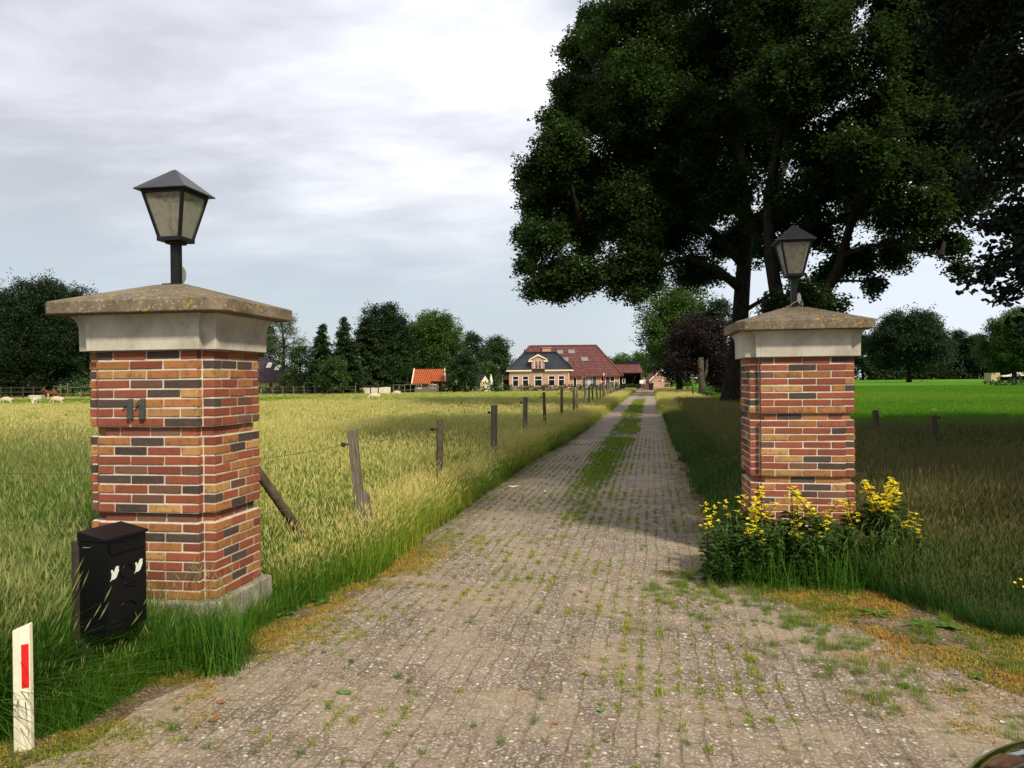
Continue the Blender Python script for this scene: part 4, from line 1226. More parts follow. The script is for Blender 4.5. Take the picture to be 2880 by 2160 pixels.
    g = MB(); g.box(a[0] + q + .04, a[0] + 2 * q - .04, bY + .04, bY + .06, a[2], a[3] - .06)
    g.build('door_panel', M['door_brown'], fo)
    # skylights on the red slope
    def slope(px, py):
        """point on the front slope of the red roof seen at this pixel"""
        e0, e1 = bY - .5, rY
        lo, hi = e0, e1
        for _ in range(40):
            m = (lo + hi) / 2
            zz = ze2 + (zR - ze2) * (m - e0) / (e1 - e0)
            if at(px, py, Y + m).z > zz: lo = m
            else: hi = m
        p = at(px, py, Y + lo)
        return Vector((p.x - ox, lo, p.z))
    ang = math.atan2(zR - ze2, rY - bY + .5)
    for px, py, w_, h_ in ((1574, 991, 1.0, 1.25), (1607.5, 990, 1.0, 1.25), (1644, 1011, 1.0, 1.25), (1590, 1012, .95, 1.25)):
        p = slope(px, py)
        b = MB()
        b.box(-w_ / 2, -w_ / 2 + .09, -h_ / 2, h_ / 2, 0.02, .13); b.box(w_ / 2 - .09, w_ / 2, -h_ / 2, h_ / 2, 0.02, .13)
        b.box(-w_ / 2 + .09, w_ / 2 - .09, -h_ / 2, -h_ / 2 + .09, 0.02, .13); b.box(-w_ / 2 + .09, w_ / 2 - .09, h_ / 2 - .09, h_ / 2, 0.02, .13)
        so = b.build('skylight', M['grey_metal'], root)
        so.location = p; so.rotation_euler = (ang, 0, 0)
        g = MB(); g.box(-w_ / 2 + .09, w_ / 2 - .09, -h_ / 2 + .09, h_ / 2 - .09, .05, .08)
        g.build('pane', M['skylight'], so)
    p = slope(1537, 986)
    b = MB(); b.box(-.75, .75, -.3, .5, -.6, .42); b.box(-.85, .85, -.4, .6, .421, .52)
    b.build('chimney', M['house_brick'], root, loc=p)
    for px, py, d_ in ((1475, 985, 4.6), (1565, 984, 4.6)):
        q = at(px, py, Y + d_); b = MB()
        b.tube([(q.x - ox, d_, zr - .1), (q.x - ox, d_, q.z)], [.09, .07], 8); b.tube([(q.x - ox, d_, q.z), (q.x - ox, d_, q.z + .15)], [.13, .05], 8)
        b.build('ridge_finial', M['dark_inside'], root)
    # lean-to at the left end and drain pipes
    l = MB(); xl = X(1412) - ox
    l.box(xl, x0 - .01, 1.4, 5.0, 0, Z(1052)); l.build('side_porch', M['house_brick'], root)
    l = MB(); l.box(xl - .35, x0 - .01, 1.0, 5.2, Z(1052) + .002, Z(1052) + .16); l.build('porch_roof', M['dark_inside'], root)
    b = MB(); b.box(x0 - .95, x0 - .12, 1.33, 1.395, .1, Z(1067)); b.build('porch_door', M['dark_inside'], root)
    b = MB(); b.box(x0 - 1.06, x0 - .955, 1.30, 1.40, .1, Z(1065)); b.box(xl - .05, xl + .08, 1.25, 1.395, 0, Z(1060)); b.build('porch_post', M['white'], root)
    for px, yy, zz in ((1599, -.07, ze - .34), (1741, bY - .07, ze2 - .2)):
        b = MB(); xx = (X(px) if yy < 1 else 0) - ox if yy < 1 else bX(px)
        b.tube([(xx, yy, 0), (xx, yy, zz)], .05, 8); b.build('drain_pipe', M['cream'], root)
    # --- open barn wing on the right
    cY = 9.0
    def cX(px): return at(px, 1060, Y + cY).x - ox
    def cZ(py): return at(1780, py, Y + cY).z
    z_e, z_r = cZ(1047.5), at(1780, 1018.5, Y + cY + 5).z
    b = MB(); quad(b, (cX(1725), cY, z_e), (cX(1810), cY, z_e), (cX(1811), cY + 5, z_r), (cX(1720), cY + 5, z_r)); quad(b, (cX(1720), cY + 5, z_r), (cX(1811), cY + 5, z_r), (cX(1810), cY + 10, z_e), (cX(1725), cY + 10, z_e))
    b.build('wing_roof', M['tile_barn'], root)
    b = MB(); b.tube([(cX(1720), cY + 5, z_r + .06), (cX(1811), cY + 5, z_r + .06)], .12, 6); b.build('wing_ridge', M['cream'], root)
    b = MB(); b.box(bX(1743) + .02, cX(1809), cY + 4.0, cY + 4.2, 0, z_e + 2.0); b.box(cX(1806), cX(1809), cY + .5, cY + 3.99, 0, z_e - .02)
    b.box(bX(1743) + .02, cX(1808), cY + .9, cY + 1.05, z_e - .55, z_e - .15)
    b.build('wing_wall', M['dark_inside'], root)
    b = MB(); b.box(cX(1803), cX(1806), cY + .1, cY + .4, 0, z_e - .05); b.build('wing_post', M['wood_brown'], root)
    window(root, cX(1752.5), cX(1761), cZ(1078), cZ(1064), cY + 1.1, 0, 0)
    b = MB(); b.box(cX(1811), cX(1824), cY + 1.2, cY + 1.3, 0, cZ(1070)); b.build('red_door', M['door_brown'], root)
farmhouse()

# small brick outhouse under the trees
def outhouse():
    Y = 110.0
    a, b_ = at(1833, 1060, Y).x, at(1885, 1060, Y).x
    z = at(1840, 1068, Y).z
    root = thing('brick_outhouse', 'small gabled brick outhouse under the purple tree at the end of the drive', 'outhouse', ((a + b_) / 2, Y, 0))
    w = (b_ - a) / 2
    zr = z + w * .95
    m = MB(); m.loft([[(-w, y, 0), (w, y, 0), (w, y, z), (0, y, zr), (-w, y, z)] for y in (0, 5.5)])
    m.build('wall', M['house_brick'], root)
    m = MB(); quad(m, (-w - .35, -.25, z - .2), (-w - .35, 5.8, z - .2), (0, 5.8, zr + .14), (0, -.25, zr + .14), th=-.12); quad(m, (w + .35, 5.8, z - .2), (w + .35, -.25, z - .2), (0, -.25, zr + .14), (0, 5.8, zr + .14), th=-.12)
    m.build('roof', M['tile_barn'], root)
    m = MB()
    for s in (-1, 1):
        P = [(s * (w + .4), z - .28), (s * (w + .4), z - .06), (0, zr + .34), (0, zr + .08)]
        if s > 0: P = P[::-1]
        m.loft([[(x, y, zz) for x, zz in P] for y in (-.36, -.26)])
    m.build('bargeboard', M['cream'], root)
    window(root, .15, .85, 1.15, 1.75, -.04, 0, 0)
outhouse()

# orange roofed shed
def orange_shed():
    Y = 104.0
    x0, x1, xs = at(1160, 1060, Y).x, at(1251, 1060, Y).x, at(1212, 1060, Y).x
    ze, zr = at(1200, 1079, Y).z, at(1200, 1038, Y + 2.6).z
    root = thing('wooden_shed', 'wooden shed with bright orange tiled roof beside the tall hedge', 'shed', ((x0 + x1) / 2, Y, 0))
    o = (x0 + x1) / 2
    a, b_, c = x0 - o, x1 - o, xs - o
    m = MB(); quad(m, (a, -.4, ze), (c, -.4, ze), (c, 2.6, zr), (a, 2.6, zr)); quad(m, (c, -.1, ze + .35), (b_, -.1, ze + .35), (b_ - .3, 2.6, zr), (c, 2.6, zr)); quad(m, (a, 2.6, zr), (b_ - .3, 2.6, zr), (b_, 5.4, ze), (a, 5.4, ze))
    m.build('roof', M['tile_orange'], root)
    m = MB()
    quad(m, (a - .14, -.45, ze + .05), (a, -.45, ze + .05), (a, 2.6, zr + .12), (a - .14, 2.6, zr + .12))
    m.build('verge_board', M['cream'], root)
    m = MB(); quad(m, (b_, -.12, ze + .36), (b_ + .14, -.12, ze + .36), (b_ - .16, 2.6, zr + .12), (b_ - .3, 2.6, zr + .12))
    m.build('verge_board', M['cream'], root)
    m = MB(); wins = [(a + .5, a + 1.2, .55, 1.15), (a + 2.3, a + 3.3, .6, 1.15)]
    wall_openings(m, a + .3, c + .3, 0, 0, ze - .1, wins, .12)
    m.loft([[(x, y, 0), (x, y, ze - .15), (x, 2.6, zr - .2), (x, 5.1, ze - .15), (x, 5.1, 0)] for x, y in ((a + .3, .122), (a + .42, .122))])
    m.box(a + .43, b_ - .4, 5.0, 5.12, 0, ze - .15)
    m.box(c + .18, c + .3, .125, 4.9, 0, ze)
    m.build('wall', M['wood'], root)
    for w_ in wins: window(root, *w_, .04, 0, 0, 'white', mull=True)
    m = MB(); m.box(c + .31, b_ - .5, 2.5, 2.6, 0, ze); m.build('dark_opening', M['dark_inside'], root)  # near-black panel: the shade inside the open bay as a colour
    m = MB(); m.tube([(b_ - .4, .3, 0), (b_ - .4, .3, ze + .3)], .08, 6); m.build('corner_post', M['wood'], root)
orange_shed()

# whitewashed board screen, with a dark rail fence before it
def boards():
    Y = 100.0
    x0, x1 = at(1011, 1060, Y).x, at(1098, 1060, Y).x
    root = thing('board_screen', 'whitewashed board screen standing in front of the dark conifers', 'screen', (x0, Y, 0))
    m = MB(); n = 16; w = (x1 - x0) / n
    zt = at(1050, 1090.5, Y).z
    for i in range(n): m.box(i * w, (i + 1) * w - .02, 0, .04, .05, zt + rnd.uniform(-.03, .03) + (0.05 if i > 9 else 0))
    m.build('boards', M['white_boards'], root)
    for i in range(5):
        m = MB(); m.box(i * (x1 - x0) / 4 - .05, i * (x1 - x0) / 4 + .05, .042, .14, 0, zt - .05)
        m.build('post', M['wood_dark'], root)
boards()

def rail_fence(name, label, pts, h, rails, mat='wood_dark', pw=0.12, rw=0.09, tilt=0.0, cat='rail fence'):
    p0 = Vector(pts[0])
    root = thing(name, label, cat, (p0.x, p0.y, 0))
    for i, p in enumerate(pts):
        q = Vector(p) - p0
        m = MB(); hh = h * (1 + rnd.uniform(-tilt, tilt) * 2.5)
        m.box(q.x - pw / 2, q.x + pw / 2, q.y - pw / 2, q.y + pw / 2, 0, hh, jit=0.01)
        m.build('post', M[mat], root)
    for k in range(rails):
        m = MB()
        for a, b in zip(pts[:-1], pts[1:]):
            a, b = Vector(a) - p0, Vector(b) - p0
            z = h * (0.9 - k * 0.8 / max(1, rails - .5))
            za, zb = z + rnd.uniform(-tilt, tilt), z + rnd.uniform(-tilt, tilt)
            m.loft([[(q.x, q.y - pw / 2 - .025, zz - rw / 2), (q.x, q.y - pw / 2 - .002, zz - rw / 2), (q.x, q.y - pw / 2 - .002, zz + rw / 2), (q.x, q.y - pw / 2 - .025, zz + rw / 2)] for q, zz in ((a, za), (b, zb))])
        m.build('rail', M[mat], root)
    return root
Yf = 84.0
rail_fence('rail_fence', 'dark three-rail paddock fence behind the sheep at far left', [(at(px, 1060, Yf).x, Yf, 0) for px in (-60, -30, 2, 31, 64, 94, 124)], 1.5, 3)
rail_fence('rail_fence', 'crooked pole fence to the right of the brown horse', [(at(px, 1060, Yf + 1).x, Yf + 1, 0) for px in (150, 170, 190, 228, 262, 300)], 1.5, 2, 'wood', 0.1, 0.07, 0.12)
rail_fence('rail_fence', 'short dark rail fence against the white board screen', [(at(px, 1060, 97).x, 97, 0) for px in (1020, 1042, 1064)], 1.15, 1, 'wood_dark')
rail_fence('rail_fence', 'low grey rail fence between the white screen and the orange shed', [(at(px, 1060, 100.5).x, 100.5, 0) for px in (1106, 1122, 1138, 1154, 1172, 1186)], 1.25, 2, 'wood', 0.1, 0.07, 0.05)
rail_fence('rail_fence', 'dark wire fence with thin posts before the low hedge left of the conifers', [(at(px, 1060, 92).x, 92, 0) for px in (735, 765, 795, 825, 855, 885, 920, 966, 1000)], 1.15, 3, 'wood', 0.08, 0.02, 0.03)
# picket gate panels by the shed
def gate():
    Y = 100.0
    x0, x1 = at(1203, 1060, Y).x, at(1234, 1060, Y).x
    root = thing('picket_gate', 'grey weathered picket gate below the orange shed roof', 'gate', (x0, Y, 0))
    m = MB(); n = 13
    for i in range(n):
        x = (x1 - x0) * i / n
        m.box(x, x + .07, -.03, 0, .1, 1.15 + rnd.uniform(-.2, .25))
    m.build('pickets', M['wood'], root)
    m = MB(); m.box(0, x1 - x0, .002, .06, .35, .45); m.box(0, x1 - x0, .002, .06, .9, 1.0); m.build('cross_rail', M['wood'], root)
gate()

# purple grey house peeping out behind the left pillar
def purple_house():
    Y = 112.0
    x0, x1, xr = at(640, 1060, Y).x, at(800, 1060, Y).x, at(748, 1060, Y + 5).x
    ze, zr = at(760, 1072, Y).z, at(740, 1008, Y + 5).z
    root = thing('purple_roof_house', 'house with purple grey tiled roof between the number pillar and the conifers', 'house', ((x0 + x1) / 2, Y, 0))
    o = (x0 + x1) / 2
    rf = hip_roof('roof', root, x0 - o, at(832, 1060, Y).x - o, -.4, 10.4, ze, x0 - o + 3.5, xr - o, 5, zr, M['tile_purple'])
    m = MB(); m.box(x0 - o + .4, x1 - o - .2, 0, 10, 0, ze - .15); m.build('wall', M['yellow_wall'], root)
    ang = math.atan2(zr - ze, 5.4)
    for px, py in ((758, 1028), (781, 1034)):
        p = at(px, py, Y + 2.6 + (1034 - py) * .1)
        f = (p.y - Y + .4) / 5.4
        m = MB(); m.box(-.35, .35, -.7, .7, 0.03, .12)
        so = m.build('skylight', M['white'], rf, loc=(p.x - o, p.y - Y, ze + (zr - ze) * f)); so.rotation_euler = (ang, 0, 0)
    m = MB(); m.box(at(757, 1060, Y).x - o, at(766, 1060, Y).x - o, -.06, -.005, .1, ze - .3); m.build('door', M['door_brown'], root)
purple_house()

# dark roofed garden shed, parasol, caravan
def garden_shed():
    Y = 112.0
    x0, x1 = at(1318, 1060, Y).x, at(1349, 1060, Y).x
    root = thing('garden_shed', 'dark roofed garden shed with pale gable peeping over the tall hedge', 'shed', (x1, Y, 0))
    L = x1 - x0; z, zr = at(1340, 1075, Y).z, at(1336, 1054, Y).z
    m = MB(); m.loft([[(x, 0, 0), (x, 2.4, 0), (x, 2.4, z), (x, 1.2, zr), (x, 0, z)] for x in (-L, 0)]); m.build('wall', M['cream'], root)
    m = MB(); quad(m, (-L, -.2, z - .15), (.1, -.2, z - .15), (.1, 1.2, zr + .1), (-L, 1.2, zr + .1)); quad(m, (.1, 2.6, z - .15), (-L, 2.6, z - .15), (-L, 1.2, zr + .1), (.1, 1.2, zr + .1)); m.build('roof', M['tile_black'], root)
    root.rotation_euler.z = R(-38)
garden_shed()
p = at(1381, 1060, 114)
root = thing('folded_parasol', 'folded white garden parasol left of the farmhouse', 'parasol', (p.x, 114, 0))
m = MB(); m.tube([(0, 0, 0), (0, 0, 2.6)], .03, 6); m.build('pole', M['wood_brown'], root)
m = MB(); m.tube([(0, 0, .95), (0, 0, 1.2), (0, 0, 1.9), (0, 0, 2.5)], [.20, .26, .18, .04], 9, wob=.1); m.build('canopy', M['white'], root)
p = at(2840, 1060, 205)
root = thing('field_shelter', 'low pale roofed shelter under the trees at the far right edge', 'shelter', (p.x, 205, 0))
m = MB(); m.box(-5, -2.6, 0, 3, 0, 2.1); m.build('hut', M['yellow_wall'], root)
m = MB(); m.loft([[(-2.4, y, 1.2), (1.5, y, 1.55), (3.6, y, 2.2), (4.2, y, 1.5), (4.2, y, 1.3), (-2.4, y, 1.0)] for y in (-1, 3)]); m.build('roof', M['white_boards'], root)
m = MB(); m.box(-2.4, 4, 2.5, 2.9, 0, 1.1); m.box(3.6, 3.9, -.8, 2.4, 0, 1.25); m.build('wall', M['dark_inside'], root)

# white feed trough behind the sheep
p = at(103, 1060, 76)
root = thing('feed_trough', 'white feed trough on short legs behind the middle left sheep', 'trough', (p.x, 76, 0))
m = MB(); m.loft([[(-.52, -.25, .22), (.52, -.25, .22), (.52, .25, .22), (-.52, .25, .22)], [(-.66, -.34, .62), (.66, -.34, .62), (.66, .34, .62), (-.66, .34, .62)]]); m.build('basin', M['white_boards'], root, bevel=.02)
for sx in (-1, 1):
    m = MB(); m.box(sx * .4 - .06, sx * .4 + .06, -.2, .2, 0, .218); m.build('leg', M['white_boards'], root)

# odds and ends at the end of the drive
p = at(1804, 1060, 100); root = thing('house_sign', 'small white sign on a post at the end of the drive', 'sign', (p.x, 100, 0))
m = MB(); m.box(-.24, .24, -.02, .02, .98, 1.42); m.build('panel', M['white_decal'], root)
m = MB(); m.box(-.05, .05, .021, .09, 0, 1.3); m.build('post', M['wood'], root)
p = at(1698, 1060, 64); root = thing('marker_pole', 'thin red pole with white top standing in the fence line before the house', 'pole', (p.x, 64, 0))
m = MB(); m.tube([(0, 0, 0), (0, 0, 1.95)], .045, 8); m.build('shaft', plain('red_brown_pole', (0.30, 0.07, 0.04), 0.7), root)
m = MB(); m.tube([(0, 0, 1.951), (0, 0, 2.15)], .05, 8); m.build('top', M['white'], root)
p = at(1831, 1060, 104); root = thing('waste_bin', 'dark wheeled bin with white bag on top beside the outhouse', 'bin', (p.x, 104, 0))
m = MB(); m.loft([[(-.24, -.24, .05), (.24, -.24, .05), (.24, .24, .05), (-.24, .24, .05)], [(-.3, -.3, 1.0), (.3, -.3, 1.0), (.3, .3, 1.0), (-.3, .3, 1.0)]]); m.build('body', M['dark_inside'], root, bevel=.03)
m = MB(); m.box(-.32, .32, -.34, .32, 1.002, 1.08); m.build('lid', M['grey_metal'], root, bevel=.02)

# ------------------------------------------------------------------ people and animals
def skin_fig(name, verts, edges, mat, parent, root_i=0, sub=2):
    """verts: (x,y,z,rx[,ry]) joints -> one continuous skinned surface"""
    me = bpy.data.meshes.new(name)
    me.from_pydata([v[:3] for v in verts], edges, [])
    me.materials.append(mat)
    o = bpy.data.objects.new(name, me)
    COL.objects.link(o)
    if parent: o.parent = parent
    o.modifiers.new('skin', 'SKIN').use_smooth_shade = True
    if not me.skin_vertices: return o
    for i, v in enumerate(verts):
        sv = me.skin_vertices[0].data[i]
        sv.radius = (v[3], v[4] if len(v) > 4 else v[3])
        sv.use_root = (i == root_i)
    sb = o.modifiers.new('smooth', 'SUBSURF'); sb.levels = sub; sb.render_levels = sub
    return o

def sheep_body(name, head_down):
    """walks along -x (head), feet at z=0"""
    hz = 0.12 if head_down else 0.62
    V_ = [(0.0, 0, .47, .19, .20), (-.24, 0, .46, .19, .19), (.26, 0, .48, .18, .19), (-.40, 0, .48, .11, .12), (-.52, 0, .34 if head_down else .66, .075, .08), (-.60, 0, hz + .06, .062, .066), (-.70, 0, hz - .02, .038, .04), (.40, 0, .47, .09, .1),
          (-.26, -.10, .30, .055), (-.26, -.10, .14, .032), (-.26, -.10, .02, .03), (-.26, .10, .30, .055), (-.28, .10, .14, .032), (-.28, .10, .02, .03),
          (.30, -.10, .30, .065), (.35, -.10, .16, .034), (.32, -.10, .02, .03), (.30, .10, .30, .065), (.33, .10, .16, .034), (.29, .10, .02, .03),
          (-.57, -.11, hz + .13, .022), (-.57, .11, hz + .13, .022), (.47, 0, .36, .03)]
    E = [(0, 1), (0, 2), (1, 3), (3, 4), (4, 5), (5, 6), (2, 7), (1, 8), (8, 9), (9, 10), (1, 11), (11, 12), (12, 13), (2, 14), (14, 15), (15, 16), (2, 17), (17, 18), (18, 19), (5, 20), (5, 21), (7, 22)]
    return skin_fig(name, V_, E, M['wool'], None)
GS = 'sheep grazing in the left meadow'
def sheep(px, py, Y, heading, down, label, s=1.0):
    o = sheep_body('sheep', down)
    p = at(px, py, Y)
    o.location = (p.x, Y, 0); o.rotation_euler = (0, 0, R(heading)); o.scale = (s, s, s)
    tag(o, label, 'sheep', GS)
sheep(20, 1135, 66, 8, True, 'cream sheep at the far left edge, head stretched out low to the left')
sheep(103, 1135, 63, 96, True, 'cream sheep in front of the white trough, seen end on')
sheep(162, 1135, 64, 5, True, 'cream sheep seen side on, grazing nearest to the number pillar', 1.05)
sheep(1055, 1120, 66, 20, True, 'white sheep in the tall grass before the white board screen', 1.0)
sheep(1117, 1112, 84, 10, True, 'sheep almost hidden in tall grass right of the white screen', 0.9)

def horse():
    p = at(146, 1125, 79)
    V_ = [(0, 0, 1.08, .27, .29), (-.42, 0, 1.10, .24, .28), (.45, 0, 1.12, .26, .28), (-.66, 0, 1.26, .15, .21), (-.86, 0, 1.48, .11, .16), (-1.0, 0, 1.64, .10, .13), (-1.16, 0, 1.52, .085, .10), (-1.34, 0, 1.34, .06, .07), (.68, 0, 1.12, .13, .16),
          (-.46, -.14, .82, .105), (-.46, -.14, .46, .058), (-.46, -.14, .12, .045), (-.48, -.14, .03, .06), (-.44, .14, .82, .105), (-.50, .14, .46, .058), (-.50, .14, .12, .045), (-.52, .14, .03, .06),
          (.52, -.15, .84, .14), (.62, -.15, .52, .07), (.56, -.15, .14, .048), (.54, -.15, .03, .06), (.50, .15, .84, .14), (.58, .15, .52, .07), (.50, .15, .14, .048), (.48, .15, .03, .06),
          (-.99, -.06, 1.80, .025), (-.99, .06, 1.80, .025), (.80, 0, 1.0, .06), (.84, 0, .5, .05)]
    E = [(0, 1), (0, 2), (1, 3), (3, 4), (4, 5), (5, 6), (6, 7), (2, 8), (1, 9), (9, 10), (10, 11), (11, 12), (1, 13), (13, 14), (14, 15), (15, 16), (2, 17), (17, 18), (18, 19), (19, 20), (2, 21), (21, 22), (22, 23), (23, 24), (5, 25), (5, 26), (8, 27), (27, 28)]
    o = skin_fig('horse', V_, E, M['horse'], None)
    o.location = (p.x, 79, 0); o.rotation_euler = (0, 0, R(38)); o.scale = (.74, .74, .74)
    tag(o, 'brown horse with a cream front standing by the paddock fence at far left', 'horse')
horse()

def person():
    p = at(1811, 1090, 102)
    root = thing('person', 'person in beige shirt and brown trousers walking away at the end of the drive', 'person', (p.x, 102, 0), R(8))
    body = [(0, 0, .93, .13, .10), (0, .01, 1.18, .135, .095), (0, .01, 1.40, .15, .09), (0, .0, 1.50, .06), (0, -.01, 1.56, .055), (0, -.02, 1.64, .085, .095), (0, -.02, 1.73, .075, .085),
            (-.19, .01, 1.43, .06), (-.25, .02, 1.17, .045), (-.24, -.06, .93, .036), (-.235, -.08, .84, .03, .018), (.19, .01, 1.43, .06), (.25, .02, 1.17, .045), (.24, -.04, .93, .036), (.235, -.06, .84, .03, .018),
            (-.10, 0, .86, .085), (-.11, .03, .48, .058), (-.11, .10, .08, .042), (-.12, -.06, .04, .035), (.10, 0, .86, .085), (.11, -.05, .48, .058), (.11, -.02, .08, .042), (.12, -.16, .04, .035)]
    E = [(0, 1), (1, 2), (2, 3), (3, 4), (4, 5), (5, 6), (2, 7), (7, 8), (8, 9), (9, 10), (2, 11), (11, 12), (12, 13), (13, 14), (0, 15), (15, 16), (16, 17), (17, 18), (0, 19), (19, 20), (20, 21), (21, 22)]
    skin_fig('body', body, E, M['skin'], root)
    sh = [(0, 0, .93, .165, .13), (0, .01, 1.18, .165, .12), (0, .01, 1.40, .18, .115), (0, 0, 1.49, .085), (-.20, .01, 1.42, .08), (-.25, .02, 1.18, .066), (.20, .01, 1.42, .08), (.25, .02, 1.18, .066)]
    skin_fig('shirt', sh, [(0, 1), (1, 2), (2, 3), (2, 4), (4, 5), (2, 6), (6, 7)], M['shirt'], root)
    tr = [(0, 0, .90, .155, .125), (-.10, 0, .80, .105), (-.11, .03, .48, .078), (-.11, .10, .10, .065), (.10, 0, .80, .105), (.11, -.05, .48, .078), (.11, -.02, .10, .065)]
    skin_fig('trousers', tr, [(0, 1), (1, 2), (2, 3), (0, 4), (4, 5), (5, 6)], M['trousers'], root)
    m = MB(); m.tube([(0, -.02, 1.66), (0, -.02, 1.72), (0, -.02, 1.79), (0, -.02, 1.82)], [.10, .108, .085, .03], 12)
    m.build('cap', M['cap_grey'], root, smooth=True)
person()
# ------------------------------------------------------------------ big oaks and the near tree
def lobes_px(base, rows, seed, dy=4.0):
    """crown masses given by where the photograph shows them, each pushed to its own depth"""
    r = random.Random(seed)
    L = []
    for row in rows:
        px, py, rp, Y = row if len(row) == 4 else (*row, base.y + r.uniform(-dy, dy))
        p = at(px, py, Y) - base
        L.append((p.x, p.y, p.z, rp / FPX * Y))
    return L
def P3(base, px, py, Y):
    return tuple(at(px, py, Y) - base)

bA = at(2057, 1143, 36); bA.z = 0
rowsA = [(1565, 770, 90), (1520, 690, 70), (1500, 590, 62), (1525, 480, 62), (1585, 420, 80), (1600, 560, 90), (1625, 320, 95), (1650, 660, 100), (1680, 200, 100), (1720, 780, 75), (1730, 430, 120), (1760, 600, 110), (1790, 90, 130), (1800, 280, 130),
         (1830, 770, 80), (1870, 450, 130), (1900, 640, 110), (1930, 180, 150), (1960, 770, 70), (1990, 350, 140), (2020, 560, 120), (2080, 150, 160), (2110, 400, 130), (2060, 690, 80), (1850, -60, 140), (2050, -80, 170),
         (1950, -240, 170), (2180, -150, 180), (1640, 790, 50), (1500, 820, 42), (1560, 845, 36), (1790, 845, 32), (2180, 280, 140), (1480, 660, 40), (1475, 520, 36), (1545, 350, 44), (1590, 250, 50), (1620, 140, 52), (1690, 60, 70), (1470, 760, 34), (1620, 480, 80), (1700, 320, 90), (1690, 540, 80), (1850, 560, 100), (1780, 690, 70), (1940, 480, 110), (2040, 280, 120)]
trA = [(0, 0, -.1), (.05, 0, .9), P3(bA, 2078, 960, 36), P3(bA, 2088, 800, 36), P3(bA, 2100, 640, 36.3), P3(bA, 2080, 460, 36.5), P3(bA, 2060, 250, 36), P3(bA, 2050, 20, 36)]
exA = [([P3(bA, 2086, 815, 36), P3(bA, 2020, 760, 35.2), P3(bA, 1930, 725, 34.5), P3(bA, 1800, 770, 34)], .24, .07),
       ([P3(bA, 2092, 745, 36), P3(bA, 2000, 650, 36), P3(bA, 1880, 600, 35.6), P3(bA, 1700, 610, 35), P3(bA, 1560, 640, 35)], .26, .06),
       ([P3(bA, 2098, 660, 36.2), P3(bA, 2180, 540, 37), P3(bA, 2240, 380, 38)], .25, .1),
       ([P3(bA, 2096, 620, 36.2), P3(bA, 1960, 460, 36), P3(bA, 1800, 330, 35.5), P3(bA, 1690, 230, 35)], .25, .06),
       ([P3(bA, 2084, 880, 36), P3(bA, 2150, 840, 35), P3(bA, 2200, 800, 34.4)], .12, .05)]
broadleaf('oak_tree', 'huge dark oak whose trunk stands left of the flower-ringed pillar, crown over the drive', 'tree', bA, trA, .44, lobes_px(bA, rowsA, 4), .155, 'oak', 41, per=26, dens=150, crad=.42, group='big oaks on the right', extra=exA, subs=9)

bB = at(2235, 1150, 31); bB.z = 0
rowsB = [(2250, 560, 100), (2330, 420, 130), (2230, 250, 130), (2420, 580, 95), (2450, 440, 120), (2400, 730, 75), (2500, 720, 70), (2560, 600, 90), (2600, 460, 110), (2570, 300, 130), (2400, 150, 150), (2550, 80, 160), (2330, 790, 50), (2470, 815, 34), (2180, 730, 70), (2240, 830, 55), (2320, 870, 50),
         (2180, 860, 45), (2660, 690, 55), (2690, 560, 80), (2700, 380, 110), (2720, 200, 140), (2800, 60, 150), (2380, -80, 170), (2600, -120, 180), (2200, 60, 140), (2820, 330, 110), (2160, 620, 60), (2700, 760, 34), (2640, 600, 70), (2690, 470, 80), (2650, 380, 90), (2740, 560, 60), (2620, 260, 100), (2480, 330, 110), (2380, 500, 90), (2300, 660, 70), (2540, 480, 90)]
trB = [(0, 0, -.1), (0, 0, .9), P3(bB, 2215, 1000, 31), P3(bB, 2190, 860, 31), P3(bB, 2165, 720, 31), P3(bB, 2160, 560, 31.3), P3(bB, 2200, 330, 31.5), P3(bB, 2260, 100, 31)]
exB = [([P3(bB, 2215, 985, 31), P3(bB, 2290, 880, 30.6), P3(bB, 2355, 760, 30.2), P3(bB, 2395, 620, 30), P3(bB, 2440, 430, 30), P3(bB, 2520, 200, 30)], .27, .08),
       ([P3(bB, 2370, 720, 30.1), P3(bB, 2450, 690, 29.5), P3(bB, 2600, 700, 29), P3(bB, 2690, 745, 28.6)], .11, .03),
       ([P3(bB, 2395, 620, 30), P3(bB, 2500, 570, 30.3), P3(bB, 2640, 540, 30.6)], .13, .04),
       ([P3(bB, 2340, 790, 30.3), P3(bB, 2420, 790, 29.6), P3(bB, 2500, 800, 29)], .07, .02)]
broadleaf('oak_tree', 'dark forked oak behind the flower-ringed pillar with one limb leaning right', 'tree', bB, trB, .36, lobes_px(bB, rowsB, 9, 3.5), .150, 'oak', 52, per=26, dens=150, crad=.40, group='big oaks on the right', extra=exB, bright=-.12, subs=9)

bN = Vector((14.6, 9.4, 0))
rowsN = [(2850, 60, 150, 11), (2760, 40, 120, 12), (2660, 120, 90, 12), (2870, 200, 120, 10.5), (2790, 220, 80, 11), (2700, 250, 60, 11.5), (2840, 360, 75, 10), (2770, 350, 48, 10.5), (2880, 460, 85, 9.6), (2810, 470, 55, 9.8), (2760, 440, 35, 10), (2870, 600, 80, 9.2), (2800, 590, 45, 9.2),
         (2850, 730, 70, 9), (2780, 760, 42, 9), (2740, 800, 26, 9), (2860, 820, 46, 8.8), (2800, 850, 26, 8.8), (2720, 640, 26, 9.5), (2890, 910, 30, 8.8), (2720, 520, 44, 10), (2740, 330, 50, 10.5), (2700, 400, 36, 11), (2660, 210, 60, 12), (2830, 660, 60, 9.2), (2650, -60, 130, 12), (2840, -120, 170, 11)]
LN = lobes_px(bN, rowsN, 3)
